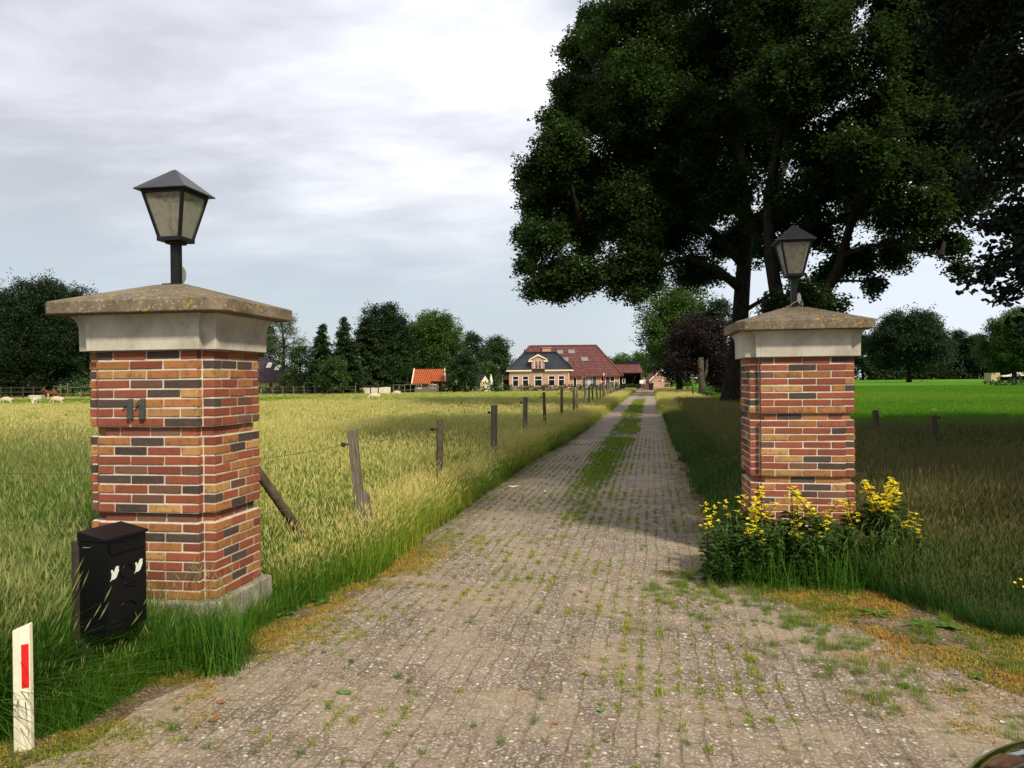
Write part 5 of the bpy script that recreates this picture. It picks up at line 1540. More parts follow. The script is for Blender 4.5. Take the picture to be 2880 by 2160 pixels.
DECK = [(14.5, 10, 14, 4.5), (18, 12, 12, 4.2), (12, 12.5, 10.5, 3.2), (16, 14, 16, 4), (11, 9.5, 13, 3.6), (19, 8, 14, 4), (15, 10, 18, 3.5), (20, 14, 9, 3.2), (13.5, 13.5, 8.2, 2.2), (16.5, 14.5, 7.5, 2.4), (12, 4.5, 11, 3.4), (16, 4, 12, 3.6), (9.6, 8.2, 11, 2.6), (14.5, 6.5, 8.5, 2.4)]
rd = random.Random(31)
# unseen crown clumps, added overhead so their shade reaches the paving beyond the pillars
for tx, ty, h in ((-.8, 10.9, 10.2), (.8, 10.0, 10.6), (2.2, 9.5, 10.0), (3.3, 10.3, 10.5), (1.5, 10.9, 11.2)):
    DECK.append((tx + .578 * h, ty - .949 * h, h, .9))
for ty in (11.5, 14.2, 17, 20, 23, 26.2):
    for tx in (-2.6, .2, 3.0, 5.8, 8.6):
        if rd.random() < .16 or (tx < 0 and ty < 16): continue
        h = 9.4 + rd.uniform(0, 1.6) + ty * .06
        DECK.append((tx + .578 * h, ty - .949 * h, h, rd.uniform(1.35, 1.85)))
for (x, y, z, r) in DECK: LN.append((x - bN.x, y - bN.y, z, r))
def near_tree():
    # fine leaves where the photograph looks into the crown, the rest of the crown overhead coarser
    small = [l for l in LN if l[3] < 1.2]; big = [l for l in LN if l[3] >= 1.2]
    rng = np.random.default_rng(77)
    tr = [(0, 0, -.1), (-.1, 0, 1.2), (-.2, .1, 4), (0, .2, 7.5), (.2, .3, 11), (0, .4, 15)]
    ex = [([(-.2, .1, 4.2), (-3, -.2, 5.2), (-6, -.2, 5.3), (-8.3, -.4, 5.0)], .16, .05), ([(-.1, .1, 5.5), (-3.5, 0.6, 6.6), (-6.5, 1.2, 7.3)], .16, .05), ([(-.2, .1, 3.4), (-3.5, -.3, 3.9), (-7.5, -.6, 3.6)], .12, .03)]
    for (x, y, z, r) in big[14:]:
        ex.append(([(0, .2, 7.0), (x * .45, y * .45 + .3, 7.2 + (z - 7) * .75), (x, y, z)], .10, .025))
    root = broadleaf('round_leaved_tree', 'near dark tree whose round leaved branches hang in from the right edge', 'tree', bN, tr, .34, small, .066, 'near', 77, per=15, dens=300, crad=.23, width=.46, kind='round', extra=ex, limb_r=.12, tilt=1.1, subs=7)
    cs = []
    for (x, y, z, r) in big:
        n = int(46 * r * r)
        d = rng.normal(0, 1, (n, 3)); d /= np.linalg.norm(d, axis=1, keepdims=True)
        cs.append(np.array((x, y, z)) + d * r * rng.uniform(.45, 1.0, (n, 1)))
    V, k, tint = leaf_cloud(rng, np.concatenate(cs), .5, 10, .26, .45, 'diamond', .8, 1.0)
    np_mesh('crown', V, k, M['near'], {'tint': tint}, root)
near_tree()
# the next tree along the road, outside the picture to the right: it shades the pasture
def next_tree():
    b = Vector((26, 14, 0))
    rng = np.random.default_rng(8)
    broadleaf('round_leaved_tree', 'next roadside tree, standing outside the photo to the right', 'tree', b, [(0, 0, -.1), (0, 0, 2), (.2, 0, 6), (0, 0, 12)], .4, [(l[0], l[1], l[2], l[3]) for l in round_lobes(rng, 3.5, 18, 7.5, 14, rmin=.35, rmax=.5)], .34, 'near', 8, per=8, dens=22, crad=.6)
next_tree()
def shade_tree(x, y, h, r, seed, lab):  # unseen trees, added for the shade they throw on the grass at right
    rng = np.random.default_rng(seed)
    broadleaf('round_leaved_tree', lab, 'tree', Vector((x, y, 0)), [(0, 0, -.1), (0, 0, 2), (.2, 0, h * .4), (0, 0, h * .75)], .35, round_lobes(rng, 4.2, h, r, 14, rmin=.35, rmax=.5), .34, 'near', seed, per=8, dens=22, crad=.6)
shade_tree(13.6, -1.2, 14, 4.8, 81, 'unseen tree added to shade the right field, to the right behind the camera')
shade_tree(21.5, 3.5, 17, 6.5, 82, 'unseen tree added to shade the right field, far to the right of the car')

# ------------------------------------------------------------------ trees beyond, left side
GT = 'trees behind the meadow on the left'
simple_tree('broadleaf_tree', 'tall dark broad tree at the far left edge behind the paddock fence', 128, 778, 96, 300, 'lf_dark', 1, .06, n=34, group=GT, bright=-.05)
simple_tree('broadleaf_tree', 'dark tree cut by the left edge of the photo', -40, 795, 99, 250, 'lf_dark', 2, .05, n=22, group=GT, bright=-.1)
simple_tree('broadleaf_tree', 'low dark tree filling the gap left of the number pillar', 258, 890, 104, 210, 'lf_dark', 3, .02, n=18, group=GT)
simple_tree('broadleaf_tree', 'dark understorey tree behind the white feed trough', 70, 950, 103, 210, 'lf_dark', 31, .0, n=16, group=GT, bright=-.12)
hedge('shrub', 'green shrub behind the pole fence left of the number pillar', at(195, 1060, 90).x, at(300, 1060, 90).x, 90, 93, 2.3, 5, 'lf_mid', .22, 30, cat='shrub')
hedge('shrub', 'dark undergrowth under the trees at far left', at(-40, 1060, 92).x, at(190, 1060, 92).x, 93, 95, 2.0, 6, 'lf_dark', .24, 26, cat='shrub')
simple_tree('birch_tree', 'lacy pale birch right beside the capstone of the number pillar', 795, 868, 108, 130, 'lf_pale', 12, .30, n=14, leaf=.17, dens=11, group=GT)
simple_tree('broadleaf_tree', 'dark tree behind the purple grey roof', 735, 885, 122, 130, 'lf_mid', 14, .1, n=14, group=GT, bright=-.2)
simple_tree('broadleaf_tree', 'round green tree to the right of the purple grey roof', 842, 965, 100, 105, 'lf_mid', 15, .06, n=14, group=GT, bright=-.1)
conifer('conifer_tree', 'slender spire shaped conifer, leftmost of the dark evergreen clump', 908, 910, 96, 118, 16, group=GT, shape=.85)
conifer('conifer_tree', 'second spire shaped conifer with a pale tip', 971, 890, 97, 140, 17, group=GT, shape=.8)
conifer('conifer_tree', 'broad conifer before the tallest oak of the clump', 1032, 900, 107, 185, 18, group=GT, shape=.6, bright=.08)
conifer('conifer_tree', 'dense conifer behind the white board screen', 1100, 905, 109, 160, 19, group=GT, shape=.5, bright=.05)
conifer('conifer_tree', 'dark reddish conifer left of the chestnut', 1135, 890, 111, 110, 20, group=GT, shape=.7, bright=-.08)
simple_tree('broadleaf_tree', 'tallest dark oak of the evergreen clump, notched crown', 1080, 846, 110, 175, 'lf_dark', 21, .25, n=22, group=GT)
simple_tree('broadleaf_tree', 'fresh green shrubby tree at the left foot of the conifers', 935, 1008, 92, 100, 'lf_mid', 22, .0, n=14, group=GT, bright=.12)
simple_tree('broadleaf_tree', 'low fresh green bush below the broad conifer', 980, 1035, 101, 70, 'lf_mid', 23, .0, n=10, group=GT, bright=.15)
simple_tree('broadleaf_tree', 'bushy dark tree right behind the white board screen', 1070, 985, 108, 170, 'lf_mid', 24, .0, n=14, group=GT, bright=-.18)
simple_tree('chestnut_tree', 'big domed green chestnut behind the orange roof', 1228, 874, 118, 185, 'lf_fresh', 25, .06, n=30, group=GT, bright=-.22)
simple_tree('broadleaf_tree', 'green tree leaning against the left flank of the chestnut', 1165, 900, 116, 120, 'lf_mid', 26, .04, n=14, group=GT)
simple_tree('broadleaf_tree', 'grey green tree in front of the orange roof\'s right end', 1306, 980, 103, 105, 'lf_dark', 27, .02, n=14, group=GT, bright=.22)
simple_tree('broadleaf_tree', 'brownish tree behind the grey green one, right of the chestnut', 1325, 926, 128, 100, 'lf_dark', 28, .04, n=14, group=GT, bright=.12)
simple_tree('broadleaf_tree', 'round dark green tree left of the farmhouse roof', 1390, 940, 140, 120, 'lf_mid', 29, .05, n=18, group=GT, bright=-.12)
simple_tree('broadleaf_tree', 'bright green bush beside the folded parasol', 1368, 1018, 118, 85, 'lf_mid', 30, .0, n=12, group=GT, bright=.22)
hedge('hedge', 'long clipped low hedge in front of the farmhouse', at(1404, 1060, 108).x, at(1800, 1060, 108).x, 108, 109, .84, 33)
hedge('hedge', 'taller clipped hedge between the orange shed and the farmhouse', at(1232, 1060, 104).x, at(1406, 1060, 104).x, 104, 105.2, 1.35, 34)
hedge('hedge', 'clipped dark hedge below the purple grey roof', at(720, 1060, 95).x, at(905, 1060, 95).x, 95, 96, 1.15, 35, 'lf_dark')
hedge('shrub', 'olive green shrubs before the wall of the purple roofed house', at(770, 1060, 105).x, at(850, 1060, 105).x, 105, 107, 2.3, 36, 'lf_hedge', .2, 34, cat='shrub')
# thin stakes along the low hedge
first = None
for i, px in enumerate((1440, 1490, 1543, 1586, 1624, 1690)):
    p = at(px, 1060, 106.5)
    if first is None:
        m = MB(); m.box(-.05, .05, -.05, .05, 0, 1.02)
        first = m.build('hedge_stake', M['wood']); o = first
    else:
        o = first.copy(); COL.objects.link(o)
    o.location = (p.x, 106.5, 0)
    tag(o, 'thin grey stake along the front of the low farmhouse hedge', 'stake', 'stakes along the low hedge')

# woodland behind the open barn
GW = 'far trees behind the barn wing'
for i, (px, top, w) in enumerate(((1690, 1003, 80), (1745, 996, 80), (1800, 990, 85), (1850, 985, 90))):
    simple_tree('broadleaf_tree', ('far green tree directly right of the red barn roof', 'far green tree above the middle of the barn wing roof', 'far green tree above the right end of the barn wing roof', 'far green tree almost hidden by the copper beech')[i], px, top, 185 + 4 * i, w, 'lf_fresh', 60 + i, .0, n=14, group=GW, bright=-.1, leaf=.5)

# chestnut and copper beech beside the drive
simple_tree('chestnut_tree', 'bright green chestnut between the farmhouse and the big oak', 1905, 805, 82, 240, 'lf_fresh', 70, .24, n=26, leaf=.24, bright=-.16, group='trees beside the far drive')
simple_tree('copper_beech', 'purple leaved copper beech right of the drive before the outhouse', 1968, 888, 72, 235, 'lf_beech', 71, .10, n=28, leaf=.18, group='trees beside the far drive', bright=-.05, bottom=.8)
simple_tree('copper_beech', 'second purple tree hanging over the brick outhouse', 1905, 925, 88, 130, 'lf_beech', 72, .2, n=14, leaf=.2, group='trees beside the far drive', bottom=3.4)
simple_tree('broadleaf_tree', 'dark tree between the chestnut and the oak trunk', 2030, 830, 78, 150, 'lf_dark', 73, .2, n=14, leaf=.22, group='trees beside the far drive', bright=-.1, bottom=2.6)
hedge('shrub', 'green shrub against the right side of the brick outhouse', at(1876, 1060, 104).x, at(1900, 1060, 104).x, 104, 106, 2.2, 75, 'lf_mid', .2, 40, cat='shrub')
hedge('shrub', 'low dark evergreen bush at the foot of the leaning grey trunk', at(1975, 1060, 62).x, at(2006, 1060, 62).x, 62, 63, .8, 76, 'lf_dark', .14, 60, cat='shrub')
b = MB(); p = at(1975, 1108, 69); b.tube([(0, 0, -.1), (.03, 0, .8), (-.1, 0, 1.8), (-.1, 0, 3.5)], [.42, .34, .30, .26], 10, wob=.08)
b.tube([(.05, 0, 1.4), (.4, 0, 2.3), (.5, 0, 3.3)], [.2, .16, .12], 8)
tag(b.build('tree_trunk', plain('pale_grey_bark', (0.065, 0.052, 0.04), .9, .4, 5, .1, bump=.6), None, smooth=True, loc=(p.x, 69, 0)), 'pale leaning trunk under the purple leaves right of the drive', 'tree trunk')
b = MB(); p = at(1949, 1108, 60); b.tube([(0, 0, -.1), (0, 0, 1.75)], [.09, .08], 10, wob=.05)
tag(b.build('stake', M['wood_brown'], None, smooth=True, loc=(p.x, 60, 0)), 'tall grey stake left of the pale leaning trunk', 'stake')

# ------------------------------------------------------------------ right side beyond the pasture
GR = 'trees beyond the right pasture'
simple_tree('oak_tree', 'lone round oak standing in the middle of the right pasture', 2555, 886, 185, 225, 'lf_dark', 80, .30, n=30, leaf=.42, group=GR, bright=.02, bottom=3.4)
for i, (px, top, w, Y, m, br, lb) in enumerate((
    (2425, 940, 90, 290, 'lf_dark', 0, 'dark far tree touching the right edge of the flower-ringed pillar'),
    (2490, 985, 90, 300, 'lf_dark', .1, 'low far tree to the left of the lone pasture oak'),
    (2640, 940, 90, 290, 'lf_dark', 0, 'far tree overlapping the right flank of the lone oak'),
    (2690, 928, 90, 300, 'lf_dark', -.05, 'tall far tree to the right of the lone oak'),
    (2745, 938, 90, 295, 'lf_dark', .06, 'far tree in the row between lone oak and right edge'),
    (2800, 960, 100, 285, 'lf_dark', .1, 'far dark tree behind the pale field shelter'),
    (2555, 1000, 150, 310, 'lf_dark', -.1, 'far low tree behind the lone oak trunk'),
    (2690, 1010, 130, 305, 'lf_dark', -.12, 'dark underwood tree at the far pasture edge'),
    (2870, 985, 120, 280, 'lf_dark', 0, 'dark far tree at the extreme right of the tree line'),
    (2330, 985, 110, 300, 'lf_dark', 0, 'far tree hidden mostly behind the flower-ringed pillar'),
    (2040, 1010, 120, 290, 'lf_dark', .0, 'far dark tree seen left of the big oak trunk'),
    (2130, 1000, 120, 295, 'lf_dark', .0, 'far dark tree between big oak trunk and the flower-ringed pillar'))):
    simple_tree('broadleaf_tree', lb, px, top, Y, w, m, 90 + i, .0, n=13, leaf=.62, group=GR, bright=br)
hedge('shrub', 'far dark undergrowth along the right pasture edge', at(2000, 1060, 285).x, at(2990, 1060, 285).x, 285, 292, 5.5, 110, 'lf_dark', .6, 3.0, cat='undergrowth')
simple_tree('broadleaf_tree', 'light green tree at the right edge behind the near branches', 2850, 872, 150, 180, 'lf_fresh', 120, .12, n=20, leaf=.36, group=GR, bright=-.35)
hedge('shrub', 'dark bramble patch in the right pasture near the photo edge', at(2815, 1060, 110).x, at(2960, 1060, 110).x, 110, 115, .9, 111, 'lf_dark', .3, 18, cat='shrub')
# ------------------------------------------------------------------ grasses, flowers, litter
G = np.random.default_rng(2024)
def drive_l(y): return np.interp(y, [p[0] for p in DL], [p[1] for p in DL])
def drive_r(y): return np.interp(y, [p[0] for p in DR], [p[1] for p in DR])
def vnoise(x, y, s, seed):
    r = np.random.default_rng(seed)
    T = r.uniform(0, 1, (64, 64))
    u, v = x / s, y / s
    i, j = np.floor(u).astype(int), np.floor(v).astype(int)
    fu, fv = u - i, v - j
    fu, fv = fu * fu * (3 - 2 * fu), fv * fv * (3 - 2 * fv)
    g = lambda a, b: T[a % 64, b % 64]
    return (g(i, j) * (1 - fu) + g(i + 1, j) * fu) * (1 - fv) + (g(i, j + 1) * (1 - fu) + g(i + 1, j + 1) * fu) * fv
def fbm(x, y, s, seed):
    return 0.55 * vnoise(x, y, s, seed) + 0.3 * vnoise(x, y, s / 2.3, seed + 1) + 0.15 * vnoise(x, y, s / 5, seed + 2)
def in_pillar(x, y, m=0.0):
    k = np.zeros(len(x), bool)
    for (px, py, _) in (PL, PR):
        dx, dy = x - px, y - py
        c, s = math.cos(-YAW), math.sin(-YAW)
        lx, ly = dx * c - dy * s, dx * s + dy * c
        k |= (np.abs(lx) < HW + .06 + m) & (np.abs(ly) < HD + PD + .06 + m)
    return k
def rand_y(n, y0, y1, p=1.0):
    """depths with a density falling off with distance"""
    u = G.uniform(0, 1, n)
    a, b = y0 ** p, y1 ** p
    return (a + (b - a) * u) ** (1 / p)
def xy(n, y0, y1, fl, fr, p=1.0):
    y = rand_y(n, y0, y1, p)
    a, b = fl(y), fr(y)
    x = a + (b - a) * G.uniform(0, 1, n)
    ok = (b > a)
    return x[ok], y[ok]
def put(name, label, x, y, key, scale, dry, seed, keep=None, z=0.0):
    k = ~in_pillar(x, y, 0.02)
    if keep is not None: k &= keep
    # nothing grows within reach of the lens
    k &= (y > 2.6)
    P = np.stack([x, y, np.full(len(x), z)], 1)[k]
    s = (scale if hasattr(scale, '__len__') else np.full(len(x), scale))[k] * G.uniform(.78, 1.25, k.sum())
    d = (dry if hasattr(dry, '__len__') else np.full(len(x), dry))[k]
    return scatter(name, label, P, key, s, d, seed)
FOVL = lambda y: -0.73 * y - 1.2
FOVR = lambda y: 0.74 * y + 1.2
fence_x = lambda y: -2.6 + 0.166 * y
EDGE = lambda y: drive_l(y) - 0.06 - 0.36 * np.clip((6.5 - y) / 0.9, 0, 1) - 0.5 * np.clip((3.75 - y) / .3, 0, 1)
def drive_p(y): return np.interp(y, [p[0] for p in DRP], [p[1] for p in DRP])
# left meadow: straw coloured seed heads over green
x, y = xy(11000, 4.6, 22, FOVL, lambda y: np.minimum(EDGE(y) - .25, fence_x(y) + .5), 1.5)
n = fbm(x, y, 3.2, 3)
d = 0.17 + 1.0 * (n - .5) + 0.010 * (y - 6)
d -= 0.55 * np.exp(-((x + 3.2) ** 2 + (y - 4.6) ** 2) / 5.0)
d -= 0.25 * (x < -2.9) * (y < 12)
d -= 0.30 * np.clip((-x - 0.50 * y) / (0.16 * y), 0, 1) * np.clip((9 - y) / 3, 0, 1)
lefty = np.clip((-x - .36 * y) / (.07 * y), 0, 1) * np.clip((19 - y) / 7, 0, 1)
lefty = np.maximum(lefty, np.clip((5.6 - y) / .5, 0, 1))
meadow_keep = G.uniform(0, 1, len(x)) > lefty * .98
put('meadow_grass', 'tall straw tipped meadow grass behind and right of the number pillar', x, y, 'meadow', (.58 + .30 * np.clip((y - 5) / 6, 0, 1)) * (1 + .4 * (n - .5)), d, 1, keep=meadow_keep)
x, y = xy(9500, 4.4, 19, FOVL, lambda y: -.36 * y, 1.3)
n = fbm(x, y, 1.7, 51)
put('meadow_grass', 'green grass of the near meadow left of the number pillar', x, y, 'long', (.62 + .30 * np.clip((y - 5) / 4, 0, 1)) * (1 + .5 * (n - .5)), .08 + .026 * (y - 4.4) + .6 * (n - .5), 51)
x, y = xy(21000, 20, 104, FOVL, lambda y: np.minimum(EDGE(y) - .35, fence_x(y) + .35), 1.15)
n = fbm(x, y, 9, 5)
band = np.where((y > 52) & (y < 74) & (x < -18), -.30, 0)
put('meadow_grass', 'far yellowish meadow grass reaching to the sheep and hedges', x, y, 'meadow_far', np.where(y > 50, .52, .80) * np.where(band < 0, .55, 1) * np.clip((118 - y) / 35, .45, 1), 0.27 + 1.1 * (n - .5) + band, 2)
# verge between fence and drive
x, y = xy(4600, 5.0, 30, lambda y: np.maximum(fence_x(y) - .2, EDGE(y) - 1.4), lambda y: EDGE(y) - .06, 1.25)
n = fbm(x, y, 2.0, 7)
put('verge_grass', 'seeding grass between the fence posts and the drive', x, y, 'meadow', .66 + .5 * (n - .5), 0.46 + 1.2 * (n - .5), 3)
x, y = xy(4200, 4.7, 26, lambda y: EDGE(y) - .55, lambda y: EDGE(y) + .02, 1.2)
n = fbm(x, y, 1.3, 8)
put('verge_grass', 'short lush grass along the left edge of the drive', x, y, 'lush', .42 + .8 * (n - .5), 0.46 + 1.0 * (n - .5), 4, keep=n > .42)
x, y = xy(2600, 26, 102, lambda y: EDGE(y) - 1.2, lambda y: EDGE(y) - .0, 1.1)
put('verge_grass', 'far yellow verge grass along the left of the drive', x, y, 'meadow_far', .62, .62 + .5 * (fbm(x, y, 5, 9) - .5), 5)
# round the number pillar, mailbox and marker post
x, y = xy(3300, 3.6, 6.2, lambda y: -0.72 * y - .6, lambda y: EDGE(y) - .05, 1.0)
n = fbm(x, y, 1.1, 11)
dl = EDGE(y) - x
h = np.clip(.16 + dl / 0.95 + .5 * (fbm(x, y, .3, 61) - .5), .14, 1.0) * np.where((x > -2.45) & (x < -1.85) & (y < 4.3), .42, 1)
put('long_grass', 'long green grass around the mailbox and the number pillar plinth', x, y, 'long', h * (.74 + .4 * (n - .5)), .12 + .6 * (n - .5), 6, keep=(n > .28) & (((x + 2.3) ** 2 + (y - 3.85) ** 2) > .02))
x, y = xy(1500, 3.45, 6.4, lambda y: EDGE(y) - .6, lambda y: EDGE(y) + .16, 1.0)
n = fbm(x, y, .7, 12)
put('short_grass', 'short green grass tufts along the ragged left edge of the paving', x, y, 'lush', .32 + .35 * n, .22 + .6 * (n - .5), 7, keep=n > .40)
x, y = xy(800, 3.5, 4.3, lambda y: -0.72 * y - .3, lambda y: EDGE(y) - .25, 1.0)
put('long_grass', 'long seeding grass behind the white marker post', x, y, 'long', .85, .12, 8, keep=(y > 3.68) & (x < -2.42))
# right verge
x, y = xy(5200, 7.6, 34, lambda y: drive_r(y) + .12, lambda y: drive_r(y) + 3.2, 1.25)
n = fbm(x, y, 2.2, 13)
dr = x - drive_r(y)
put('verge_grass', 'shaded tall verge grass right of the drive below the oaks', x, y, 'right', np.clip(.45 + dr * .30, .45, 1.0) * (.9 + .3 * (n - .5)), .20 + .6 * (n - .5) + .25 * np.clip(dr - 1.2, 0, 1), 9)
x, y = xy(2600, 15, 44, lambda y: drive_r(y) + 1.0, lambda y: drive_r(y) + 4.2, 1.2)
put('verge_grass', 'dry brown seeding grass around the foot of the big oak', x, y, 'right_dry', .85, .72, 10)
x, y = xy(2400, 34, 100, lambda y: drive_r(y) + .1, lambda y: drive_r(y) + 3.4, 1.1)
put('verge_grass', 'pale dry grass right of the drive towards the purple beech', x, y, 'meadow_far', .72, .82 + .4 * (fbm(x, y, 4, 15) - .5), 11)
# right foreground, before and beside the flower-ringed pillar
x, y = xy(4300, 4.9, 8.6, lambda y: np.where(y > 6.6, 3.1, 2.70 + (6.3 - y) * .34), lambda y: .76 * y + .6, 1.1)
n = fbm(x, y, 1.6, 17)
back = np.clip((y - 5.3) / 1.0, 0, 1)
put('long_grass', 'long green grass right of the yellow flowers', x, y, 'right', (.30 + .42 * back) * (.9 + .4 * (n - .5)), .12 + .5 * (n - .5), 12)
x, y = xy(3400, 7.2, 12.5, lambda y: np.maximum(3.1 + (y - 7.2) * .15, 2.4), FOVR, 1.1)
n = fbm(x, y, 2.5, 18)
put('long_grass', 'brownish seeding grass beyond the flowers on the right', x, y, 'right_dry', .70 + .3 * (n - .5), -.02 + .9 * (n - .5), 13)
x, y = xy(7000, 9, 25, lambda y: np.maximum(drive_r(y) + 2.6, 3.6), FOVR, 1.35)
n = fbm(x, y, 4, 19)
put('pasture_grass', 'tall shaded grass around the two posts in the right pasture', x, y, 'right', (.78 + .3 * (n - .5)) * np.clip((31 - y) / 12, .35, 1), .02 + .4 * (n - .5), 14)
x, y = xy(18000, 19, 125, lambda y: drive_r(y) + 3.4, FOVR, 1.2)
n = fbm(x, y, 9, 20)
put('pasture_grass', 'short bright green pasture on the right', x, y, 'short', .9 + .5 * (n - .5) + np.clip((30 - y) / 12, 0, .5), .38 + .8 * (n - .5), 15)
# dry moss and soil growth round the paving
x, y = xy(6000, 2.9, 8.4, lambda y: EDGE(y) - .1, lambda y: drive_l(y) + .55, 1.0)
n = fbm(x, y, .5, 21)
put('dry_moss', 'orange brown dry moss along the left edge of the apron', x, y, 'dry', .6 + .9 * n, .42 + 1.5 * (fbm(x, y, .22, 44) - .5), 16, keep=(n > .46) & (G.uniform(0, 1, len(x)) < np.clip(.8 - 1.6 * np.clip(x - drive_l(y) + .05, 0, 1), .05, 1)), z=.009)
x, y = xy(12000, 3.0, 7.4, lambda y: drive_p(y) - .95, lambda y: drive_r(y) + .75, 1.0)
n = fbm(x, y, .55, 22)
w = np.clip((x - drive_p(y) + .8) / 1.3, 0, 1)
put('dry_moss', 'straw and orange dry moss over the soil on the right of the apron', x, y, 'dry', .6 + .9 * n, .46 + 1.5 * (fbm(x, y, .28, 45) - .5), 36, keep=(n > .66 - .16 * w) & (G.uniform(0, 1, len(x)) < .12 + .7 * w), z=.009)
x, y = xy(2200, 8.0, 24, lambda y: drive_r(y) - .1, lambda y: drive_r(y) + .35, 1.0)
n = fbm(x, y, .8, 46)
put('dry_moss', 'dry moss along the right edge of the drive beyond the pillars', x, y, 'dry', .6 + .6 * n, .40 + .9 * (n - .5), 37, keep=n > .45, z=.004)
x, y = xy(1900, 3.0, 6.6, lambda y: drive_p(y) - .9, lambda y: drive_r(y) + .5, 1.0)
n = fbm(x, y, .5, 23)
put('paving_weeds', 'green grass tufts spreading over the right edge of the apron', x, y, 'lush', .08 + .18 * n, .55 + .6 * (n - .5), 17, keep=(n > .52) & (G.uniform(0, 1, len(x)) < .5), z=.006)
# weeds in the joints: on the running joints of the paver pattern
def uv_to_xy(u, v):
    c, s = math.cos(R(10.4)), math.sin(R(10.4))
    vv = v - 1.18
    return u * s + vv * c - 0.95 * c * c, u * c - vv * s + 0.95 * c * s
n0 = 26000
u = rand_y(n0, 3.2, 22, .85); v = np.round(G.uniform(-14, 26, n0)) * .107 + G.normal(0, .007, n0)
u = u + .03 * np.sin(v * 31)
x, y = uv_to_xy(u, v)
n = fbm(x, y, 1.1, 25); n3 = fbm(x, y, .35, 27)
track = np.abs(v - 1.18)
mid = np.exp(-(track / .38) ** 2) * np.clip((u - 8) / 6, 0, 1)
pr = np.clip(.03 + .22 * (n > .50) + .35 * (n3 > .58) * (n > .42) + .8 * mid, 0, 1) * np.where(u < 8, .62, .65)
inside = (x > drive_l(y) + .06) & (x < drive_p(y) - .05)
kp = inside & (G.uniform(0, 1, n0) < pr)
put('paving_weeds', 'small yellow green weeds in the joints of the paved drive', x, y, 'joint', .48 + .70 * n3 + .6 * mid, .45 + .75 * (n3 - .5) - .25 * mid, 18, keep=kp, z=.008)
x, y = xy(9000, 9, 60, lambda y: (drive_l(y) + drive_r(y)) / 2 - .5, lambda y: (drive_l(y) + drive_r(y)) / 2 + .5, .9)
c = np.abs(x - (drive_l(y) + drive_r(y)) / 2)
n = fbm(x, y, 1.4, 28)
put('strip_grass', 'low grass strip between the wheel tracks of the drive', x, y, 'joint', 1.0 + 1.1 * n * np.clip((y - 8) / 12, 0, 1), .36 + .6 * (n - .5), 19, keep=(G.uniform(0, 1, len(x)) < np.clip((n - .22) * 2.2, .12, .95)) & (c < (.10 + .62 * fbm(x, y, .9, 29)) * np.clip((y - 5) / 14, .3, 1)), z=.008)
x, y = xy(230, 3.2, 11, lambda y: drive_l(y) + .1, lambda y: drive_r(y) - .1, .8)
put('paving_weeds', 'single green grass tufts scattered over the pavers', x, y, 'lush', G.uniform(.07, .16, len(x)), .3, 20, z=.006)

# ------------------------------------------------------------------ yellow flowering plants
def flower_plant(rng, h, nfl):
    cs, tb = [], MB()
    pts = [Vector((0, 0, 0)), Vector((rng.normal(0, .04), rng.normal(0, .04), h * .5)), Vector((rng.normal(0, .08), rng.normal(0, .08), h))]
    tb.tube(pts, [.005, .004, .003], 5)
    LV, LT = [], []
    for i in range(12):
        t = .12 + (.62 if nfl else .84) * i / 11
        p = (pts[0].lerp(pts[1], t * 2) if t < .5 else pts[1].lerp(pts[2], t * 2 - 1))
        a0 = rng.uniform(0, 6.28)
        for k in range(4):
            a = a0 + k * 1.57
            l = .115 * rng.uniform(.7, 1.2) * (1.15 - .45 * t)
            d = np.array((math.cos(a), math.sin(a), .25 + rng.normal(0, .2))); s = np.array((-math.sin(a), math.cos(a), 0.0))
            q = np.array(p)
            LV += [q, q + d * l * .5 - s * l * .24 + (0, 0, .008), q + d * l - np.array((0, 0, .25 * l)), q + d * l * .5 + s * l * .24 + (0, 0, .008)]
            LT.append(np.clip(.25 + .5 * t + rng.normal(0, .15), 0, 1))
    FV, FT = [], []
    for i in range(nfl):
        t = .72 + .30 * i / max(1, nfl)
        p = np.array(pts[1].lerp(pts[2], t * 2 - 1)) + rng.normal(0, .018, 3)
        for k in range(5):
            a = k * 1.2566 + rng.uniform(0, .5)
            d = np.array((math.cos(a), math.sin(a), .35 + rng.normal(0, .25))); s = np.array((-math.sin(a), math.cos(a), 0.0)); l = .024
            FV += [p, p + d * l * .6 - s * l * .45, p + d * l, p + d * l * .6 + s * l * .45]
            FT.append(rng.uniform(0, 1))
    return tb, LV, LT, FV, FT
rF = np.random.default_rng(6)
protos = []
def place_plant(px, py, Y, k, yellow):
    """top of the plant where the photograph shows its flower spike"""
    top = at(px, py, Y)
    h = max(.25, top.z)
    if len(protos) <= k: return None
    src = protos[k]
    o = copy_tree(src)
    o.location = (top.x, Y, 0); o.rotation_euler = (0, 0, rF.uniform(0, 6.28))
    s = h / src['h']; o.scale = (min(s, 1.3), min(s, 1.3), s)
    tag(o, 'yellow loosestrife stem in bloom in the clump round the foot of the right pillar' if yellow else 'leafy loosestrife stem without open flowers in the clump before the right pillar', 'flower', 'yellow loosestrife clump' if yellow else 'leafy stems of the loosestrife clump')
    return o
for k in range(7):
    nf = (18, 12, 8, 24, 0, 0, 0)[k]
    tb, LV, LT, FV, FT = flower_plant(rF, .62, nf)
    r_ = thing('loosestrife_plant', 'x', 'flower', (0, 0, 0))
    r_['h'] = .62
    tb.build('stem', M['lf_flower'], r_)
    np_mesh('foliage', np.array(LV), 4, M['lf_flower'], {'tint': LT}, r_)
    if nf: np_mesh('blossom', np.array(FV), 4, M['petal'], {'tint': FT}, r_)
    protos.append(r_)
